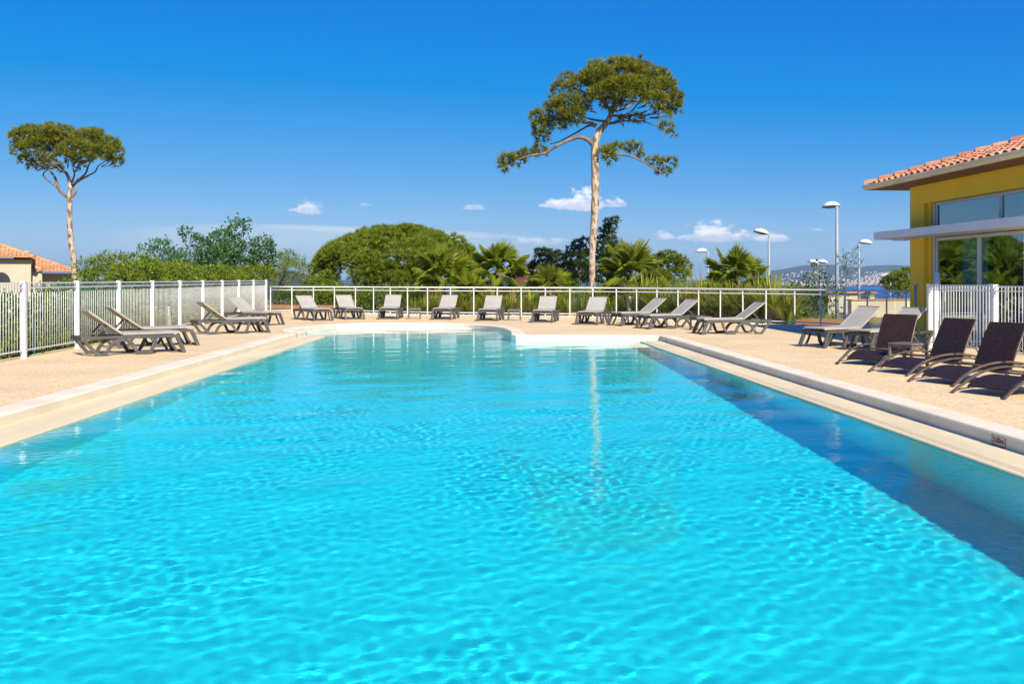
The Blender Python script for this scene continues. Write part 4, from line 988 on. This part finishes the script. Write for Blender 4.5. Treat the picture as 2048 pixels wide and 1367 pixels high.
broad_tree('small_pine', 'small rounded pine with forked trunk between fence end and domed pine', 50, 562, [([(556,600),(558,575),(566,555),(575,535)], .10), ([(560,572),(580,560),(598,545)], .06)],
  [(575,513,20,10),(558,522,22,12),(592,522,18,12),(600,535,14,10),(580,535,24,12),(550,540,22,12),(606,545,9,6),(565,550,20,8)], MT['pine2'], .12, .035, 26, 9, inner=.4)

# --- hedge shrubs behind the left fence
hl = [('dark leafy shrub behind the fence panel nearest the camera', -9.75, 16.6, 1.75, .0), ('green shrub behind the fence in front of the white cabinet', -9.95, 18.9, 1.76, .1), ('rounded glossy shrub behind the second full fence panel', -10.15, 21.2, 1.82, .2), ('bright shrub rising above the fence below the tiled house', -10.15, 23.4, 1.95, .3),
  ('tall shrub beside the foot of the umbrella pine trunk', -10.4, 25.6, 2.05, .2), ('dense yellow green shrub right of the umbrella pine trunk', -10.6, 27.8, 2.20, .4), ('yellow green shrub above the third lounger on the left', -10.8, 30.2, 2.10, .5), ('shrub behind the fence under the small airy tree', -10.9, 32.6, 2.05, .4),
  ('bright shrub below the tallest feathery tree', -11.0, 35.0, 2.15, .5), ('olive green shrub behind the last but one fence panel', -11.1, 37.5, 2.1, .3), ('shrub behind the far end post of the left fence', -11.2, 40.2, 1.95, .4)]
rr = random.Random(9)
for i, (lab, x, y, h, mixv) in enumerate(hl):
    b0 = Vector((x, y, gz(x, y))); t = thing('shrub', lab, 'shrub', b0, 0, 'shrubs behind the left fence'); E_ = []
    for j in range(20):
        hh = rr.uniform(.02, 1); E_.append((np.array([x + rr.uniform(-.55,.45), y + rr.uniform(-1.15,1.15), b0.z + .25 + (h-.05-.25)*hh]), (rr.uniform(.38,.55), rr.uniform(.4,.6), rr.uniform(.30,.42))))
    MB().tube([(0,0,-.1),(.05,.1,h*.4),(.0,.2,h*.7)], [.05,.04,.02], 5).build('stem', MT['twig'], t)
    crown('foliage', MT['hedge' if i >= 4 else 'shrub'], E_, t, b0, 'leaf', 34, 7, .085 if i < 4 else .10, .046, .4, .3)
# yellow bush mass further back above the fence (left of the ash trees)
for lab, px, D_, tops in [('broad yellow green bush on the skyline right of the umbrella pine', 215, 40, [(175,538,24,16),(200,530,26,16),(225,525,26,18),(245,528,22,18),(215,550,50,16),(180,556,30,12)]), ('yellow bush on the skyline between the two airy trees', 290, 41, [(268,545,24,16),(295,540,26,16),(320,548,26,14),(290,560,44,12)]),
   ('low yellow green bush under the tallest feathery tree', 400, 42, [(372,545,24,16),(400,550,26,14),(430,556,26,12)]), ('dark green bush beside the small rounded pine', 520, 44, [(500,545,26,16),(525,548,22,14),(540,556,20,12)])]:
    broad_tree('bush', lab, D_, px, [([(px,600),(px+2,575),(px-3,555)], .05)], tops, MT['hedge'], .11, .055, 26, 7, 'bush', .8, .4, .4)
# shrubs behind the railing, left of centre
for lab, px, D_, tops, mt in [('dark green shrub on the planter wall at the left end of the railing', 578, 46, [(560,596,14,14),(580,590,20,16),(600,594,18,14),(575,604,30,8)], 'shrub'), ('yellow green shrub on the planter wall behind the second tilted lounger', 638, 46, [(620,592,16,14),(640,588,18,16),(655,596,14,12),(635,604,26,8)], 'hedge'),
   ('leafy green shrub right of the planter wall', 715, 45, [(690,598,16,18),(712,592,18,18),(735,600,16,16),(700,615,24,12),(725,618,22,12)], 'shrub'), ('green shrub behind the lounger left of the first table', 765, 45, [(750,598,18,18),(775,595,18,18),(792,606,14,14),(765,620,26,10)], 'shrub'),
   ('rounded bright shrub below the dark hollow of the domed pine', 625, 49, [(612,566,14,10),(630,560,14,12),(640,570,12,8)], 'hedge'), ('yellow leafy bush right of the steel bollard', 1243, 38.5, [(1236,605,10,10),(1248,600,9,10),(1240,618,12,9)], 'hedge'),
   ('low orange tinged bush under the dark pine at the ochre building', 1800, 58, [(1785,582,14,8),(1805,580,14,8),(1818,584,10,8)], 'hedge')]:
    broad_tree('bush', lab, D_, px, [([(px,640),(px+1,615),(px-2,600)], .03)], tops, MT[mt], .11, .055, 26, 7, 'bush', .5, .4, .35)

# --- dark conifers
def conifer(label, D, base_px, clumps, mat='cyp', top=None):
    b0 = base_at(base_px, D); t = thing('conifer', label, 'tree', b0); pts = [(base_px, 620), (base_px, 570)] + ([top] if top else [])
    limb('trunk', pts, D, [.16,.12,.04], MT['limb'], t, b0, 6)
    rr = random.Random(base_px); E_ = [px_ell(px, py, rx, ry, D, None, rr.uniform(-.5,.5)) for px, py, rx, ry in clumps]
    crown('crown', MT[mat], E_, t, b0, 'tuft', 44, 12, .22, .045, .3, .3, upax=.3); return t
conifer('low layered dark cedar left of the tall pine trunk', 58, 1098, [(1085,503,16,6),(1105,506,18,6),(1092,515,22,7),(1085,528,24,7),(1112,524,20,7),(1075,540,24,8),(1105,540,30,9),(1128,550,20,9),(1090,556,34,9),(1140,560,22,10),(1065,530,12,4),(1120,512,10,4)], 'cyp', (1095,505))
conifer('dark conifer rising just left of the tall pine trunk', 56, 1158, [(1168,482,10,7),(1155,488,9,8),(1162,500,16,9),(1140,500,10,7),(1150,515,22,11),(1172,515,16,14),(1140,530,14,9),(1160,535,26,12),(1150,555,28,13),(1175,550,18,16)], 'cyp', (1162,482))
conifer('ragged dark conifer leaning right behind the tall pine trunk', 56, 1215, [(1229,439,10,4),(1219,443,12,5),(1224,452,13,5),(1214,458,11,6),(1202,461,8,4),(1216,470,14,7),(1205,478,12,7),(1222,482,12,8),(1208,492,18,9),(1228,498,14,8),(1200,508,16,10),(1222,515,24,11),(1238,512,8,6),(1205,530,22,13),(1232,535,16,13),(1215,552,30,14)], 'cyp', (1222,445))
conifer('olive green pine top between the palms right of the tall pine', 58, 1335, [(1335,510,18,8),(1318,520,18,10),(1352,518,18,9),(1368,530,14,12),(1340,532,28,14),(1300,530,14,10),(1355,550,26,14),(1320,552,24,12),(1285,520,14,10)], 'pine2', (1338,515))
conifer('dark rounded pine against the ochre building', 58, 1800, [(1812,545,14,8),(1795,552,16,9),(1780,560,14,8),(1805,562,20,10),(1770,566,8,6),(1815,572,14,10),(1790,572,20,8)], 'pine2', (1806,548))

# --- fan palms, each frond a part
def fan_mesh(droop, nb=34, seed=0):
    rr = random.Random(seed); vs = []; fs = []; va = []
    # petiole along +x, fan at its end
    L0 = .62; mb = MB().tube([(0,0,0),(L0*.5,0,.05),(L0,0,.03-droop*.12)], [.016,.012,.009], 4, False)
    vs += mb.v; fs += [f for f in mb.f]; va += [.2]*len(mb.f)
    for i in range(nb):
        a = (i/(nb-1)-.5)*4.1; ln = .66*(1-.22*abs(a)/2.05)*rr.uniform(.9,1.06); w = .016
        d = Vector((math.cos(a), math.sin(a), .10*math.cos(2*a)+.06)); s = Vector((-math.sin(a), math.cos(a), .25*(1 if i % 2 else -1))).normalized()*w
        o = Vector((L0, 0, .03-droop*.12)); p1 = o + d*ln*.55; p1.z -= droop*.06; p2 = o + d*ln; p2.z -= droop*.32 + rr.uniform(.02,.10)
        k = len(vs); vs += [tuple(o), tuple(p1+s), tuple(p2), tuple(p1-s)]; fs.append((k,k+1,k+2)); fs.append((k,k+2,k+3)); q_ = rr.random()*.5+.3; va += [q_, q_]
    me = bpy.data.meshes.new('frond'); me.from_pydata(vs, [], fs); a_ = me.attributes.new('var', 'FLOAT', 'FACE'); a_.data.foreach_set('value', va); return me
FR = []
for i in range(4):
    me = fan_mesh([.05,.25,.55,1.0][i], 40, i); me.materials.append(MT['palm']); FR.append(me)
DF = fan_mesh(1.5, 16, 9); DF.materials.append(MT['dead'])
def palm(label, px, py, D, size, n=24, dead=8, seed=0, spread=1.0):
    rr = random.Random(seed); x = hx(px, D); z0 = gz(x, D); zc = hzv(py, D); t = thing('fan_palm', label, 'palm', (x, D, z0), 0, 'fan palms behind the railing'); h = zc - z0
    MB().tube([(0,0,-.2),(.02,.0,h*.5),(0,0,h)], [.20*size,.18*size,.12*size], 9).build('trunk', MT['limb'], t)
    for i in range(n + dead):
        if i < n:
            e = (i+.5)/n; pitch = R(86 - 95*e**.95 + rr.uniform(-8,8)); me = FR[min(3, int(e*4))]
        else: pitch = R(-55 + rr.uniform(-18,15)); me = DF
        o = link('frond', me, t, (0,0,h - (.12 if i >= n else 0)*size)); o.rotation_euler = (rr.uniform(-.5,.5), -pitch, i*2.4 + rr.uniform(-.25,.25)); s = size*rr.uniform(.88,1.12); o.scale = (s, s, s)
    return t
palm('fan palm left of centre in front of the domed pine', 882, 552, 42.5, 1.15, 26, 8, 1)
palm('fan palm with upright fronds right of the domed pine', 998, 545, 43, 1.15, 26, 9, 2)
palm('low fan palm half hidden behind the lounger right of the middle table', 1098, 585, 41, .95, 22, 6, 3)
palm('broad fan palm just right of the tall pine trunk', 1262, 553, 40, 1.25, 26, 7, 4)
palm('fan palm between street lamps above the right railing', 1472, 562, 36, 1.05, 22, 6, 5)
palm('small fan palm low behind the railing left of the second lounger table', 940, 590, 41.5, .8, 18, 6, 6)

# --- sword leaved plants
def sword_plant(name, label, px, D, h, n, spread, mat, lw=.035, seed=0, cat='plant', zb=None, upr=.55):
    rr = np.random.default_rng(seed); x = hx(px, D); z0 = gz(x, D) if zb is None else zb; V, F_, A = [], [], []; o = 0; seg = 5
    for i in range(n):
        a = rr.random()*6.283; tilt = (rr.random()**upr)*1.35*spread; L = h*(.65+.45*rr.random()); p = np.array([math.cos(a)*.12*rr.random()*spread, math.sin(a)*.12*rr.random()*spread, .02+.25*h*rr.random()*.6]); w = lw*(.7+.6*rr.random())
        hor = np.array([math.cos(a), math.sin(a), 0]); s = np.array([-math.sin(a), math.cos(a), 0]); bend = .35+.9*rr.random()*spread; pts = []
        for k in range(seg+1):
            t = k/seg; th_ = tilt*.55 + bend*t*t*tilt; pts.append(p.copy()); p = p + (hor*math.sin(th_) + np.array([0,0,math.cos(th_)]))*L/seg
        for k in range(seg+1):
            ww = w*(1-(k/seg)**2.2)*.5 + .002; V += [pts[k]-s*ww, pts[k]+s*ww]
        v_ = np.clip(rr.random()*.8+.1, 0, 1)
        for k in range(seg): F_.append((o+2*k, o+2*k+1, o+2*k+3, o+2*k+2)); A.append(v_ + .1*rr.normal())
        o += 2*(seg+1)
    t = thing(name, label, cat, (x, D, z0)); me = fastmesh('leaves', np.array(V), np.array(F_), MT[mat], False, np.clip(A, 0, 1)); tag(link('leaves', me, t), kind='stuff')
    MB().lathe([(.10,.0),(.08,.12),(.0,.2)], n=8).build('crown_base', MT['limb'], t); return t
for lab, px, D, h, n, sp, mt, lw in [('round yellowish grass like yucca behind the middle lounger', 985, 40.6, 1.25, 260, 1.25, 'flax', .026), ('drooping yucca behind the first table', 872, 41, 1.15, 200, 1.2, 'flax', .028), ('dense yucca right of the middle table', 1062, 40, 1.15, 220, 1.2, 'flax', .028), ('small yucca behind the third facing lounger', 925, 40.8, 1.0, 150, 1.2, 'flax', .028),
   ('blue green spiky plant below the tall pine trunk', 1165, 39.4, .95, 130, 1.1, 'flax2', .03), ('tall sword leaved flax right of the tall pine', 1292, 37.6, 1.75, 170, .85, 'flax', .05), ('green strappy flax between two angled loungers', 1345, 36.4, 1.35, 170, 1.1, 'flax2', .05), ('tall upright flax behind the middle angled lounger', 1405, 35.2, 1.80, 180, .85, 'flax', .05),
   ('dark strappy flax behind the last angled lounger', 1452, 34.4, 1.35, 170, 1.15, 'flax2', .05), ('widest tall flax at the right end of the planting', 1545, 32.9, 1.75, 260, .95, 'flax', .048), ('low flax spilling beside the widest one', 1492, 33.6, 1.35, 150, 1.15, 'flax2', .05), ('low yucca at the steel bollard', 1225, 38.6, 1.0, 130, 1.2, 'flax', .03), ('small yellow yucca behind the left table', 828, 42, .9, 120, 1.2, 'flax', .028)]:
    sword_plant('flax_plant' if 'flax' in lab else 'yucca', lab, px, D, h, n, sp, mt, lw, int(px), 'plant', -.15)

# --- young trees at the right
broad_tree('citrus_tree', 'small leafy tree with pale trunk and spire top behind the right railing', 33.5, 1637, [([(1637,655),(1637,600),(1638,560),(1637,532)], .035), ([(1637,605),(1610,585),(1598,572)], .02), ([(1637,600),(1660,580),(1672,562)], .02)],
  [(1637,534,8,9),(1636,550,10,10),(1650,562,9,7),(1622,560,10,8),(1637,575,22,11),(1604,565,10,8),(1596,578,14,9),(1665,572,14,9),(1678,580,10,7),(1620,590,22,12),(1655,592,22,12),(1690,588,8,4),(1638,608,28,14),(1612,615,18,14),(1660,618,18,12),(1640,632,22,12)], MT['citrus'], .105, .065, 20, 5, 'tree', .35, .3, .2)
t = broad_tree('young_tree', 'thin young tree with sparse twisted branches beside the tall lamp post', 32.5, 1690, [([(1688,655),(1689,600),(1693,560),(1694,545)], .035), ([(1694,548),(1702,525),(1708,503)], .014), ([(1694,546),(1685,528),(1679,515)], .012), ([(1694,548),(1715,535),(1728,518)], .014), ([(1690,540),(1693,520),(1690,505)], .010), ([(1715,536),(1725,520),(1735,509)], .006), ([(1685,530),(1676,512),(1672,500)], .005)],
  [(1692,520,7,8),(1705,512,5,9),(1680,520,5,6),(1700,532,10,7),(1718,528,6,5),(1686,535,7,5),(1690,506,4,4),(1710,500,3,5)], MT['citrus'], .07, .04, 16, 4, 'tree', .15, .3, .1)
# scattered ground plants below the right railing
for i, (px, D) in enumerate([(1655,34),(1700,33.5),(1735,34),(1770,33),(1795,30)]):
    sword_plant('grass_tuft', ['grass tuft below the small leafy tree', 'grass tuft at the foot of the thin young tree', 'grass tuft behind the sunlit lounger back', 'grass tuft seen through the right railing panes', 'grass tuft at the end of the railing by the ochre pier'][i], px, D, .6, 60, 1.1, 'flax', .02, 100+i, 'plant', -.3)

# dense low planting filling the slope behind the railing
fill = [(640,50,570,'shrub','dark green bush low under the left edge of the domed pine'),(735,50,572,'shrub','green bush under the middle of the domed pine'),(785,48,578,'hedge','yellow green bush under the right part of the domed pine'),(690,47,578,'hedge','shrub left of the domed pine foot, just over the railing'),(845,46,582,'shrub','dark shrub under the leftmost fan palm'),(905,46,585,'shrub','shrub between the first two fan palms'),(965,45.5,580,'hedge','yellow shrub below the second fan palm'),(1035,45,575,'shrub','shrub in front of the rust coloured wall'),
  (1130,44.5,578,'shrub','dark shrub left of the tall pine trunk'),(1195,44,580,'hedge','shrub at the foot of the tall pine'),(1250,43,582,'shrub','shrub under the broad fan palm'),(1320,41.5,580,'hedge','yellow green shrub right of the broad fan palm'),(1375,40.5,575,'shrub','dark shrub behind the middle flax'),(1430,39.5,580,'shrub','shrub below the fan palm between the lamps'),(1500,38,582,'hedge','shrub left of the widest flax'),(1575,37,580,'shrub','shrub between the widest flax and the small leafy tree')]
for i, (px, D, top, mt, lab) in enumerate(fill):
    rr = random.Random(i*5+2); x = hx(px, D); b0 = base_at(px, D); zt_ = hzv(top, D); t = thing('bush', lab, 'bush', b0); E_ = []
    for j in range(16):
        z = b0.z + .2 + (zt_ - .3 - b0.z)*rr.random(); E_.append((np.array([x + rr.uniform(-.85,.85), D + rr.uniform(-.6,.6), z]), (rr.uniform(.4,.6), rr.uniform(.4,.6), rr.uniform(.3,.42))))
    MB().tube([(0,0,-.1),(.05,0,.5),(0,.1,1.0)], [.05,.04,.02], 5).build('stem', MT['twig'], t)
    crown('foliage', MT[mt], E_, t, b0, 'leaf', 24, 7, .11, .055, .4, .35)

near = [(850,41.2,.95,'flax','yucca peeking out left of the second facing lounger'),(905,41.0,1.05,'flax2','blue green yucca under the leftmost fan palm'),(948,40.6,1.0,'flax','yucca between the third lounger and the round yellowish one'),(1020,40.2,1.1,'flax','upright yucca right behind the middle table'),(1105,39.6,1.0,'flax2','strappy plant behind the lounger right of the middle table'),
 (1135,39.3,1.05,'flax','yellow yucca left of the pine trunk'),(1200,38.6,1.05,'flax','yellow yucca right of the pine trunk'),(1268,37.8,1.25,'flax2','strappy plant behind the bollard lounger'),(1320,36.9,1.5,'flax','upright flax left of the strappy green one'),(1375,35.8,1.4,'flax','yellow flax behind the middle angled lounger'),
 (1428,34.8,1.55,'flax','bright flax under the palm between the lamps'),(1475,34.0,1.4,'flax','bright flax behind the lounger nearest the right corner'),(1515,33.4,1.6,'flax','bright flax just left of the widest one'),(1575,32.5,1.3,'flax','arching flax just right of the widest one')]
for i, (px, D, h, mt, lab) in enumerate(near):
    sword_plant('flax_plant' if px > 1260 else 'yucca', lab, px, D, h, 150, 1.1 if px < 1260 else 1.0, mt, .030 if px < 1260 else .046, 300+i, 'plant', -.15)
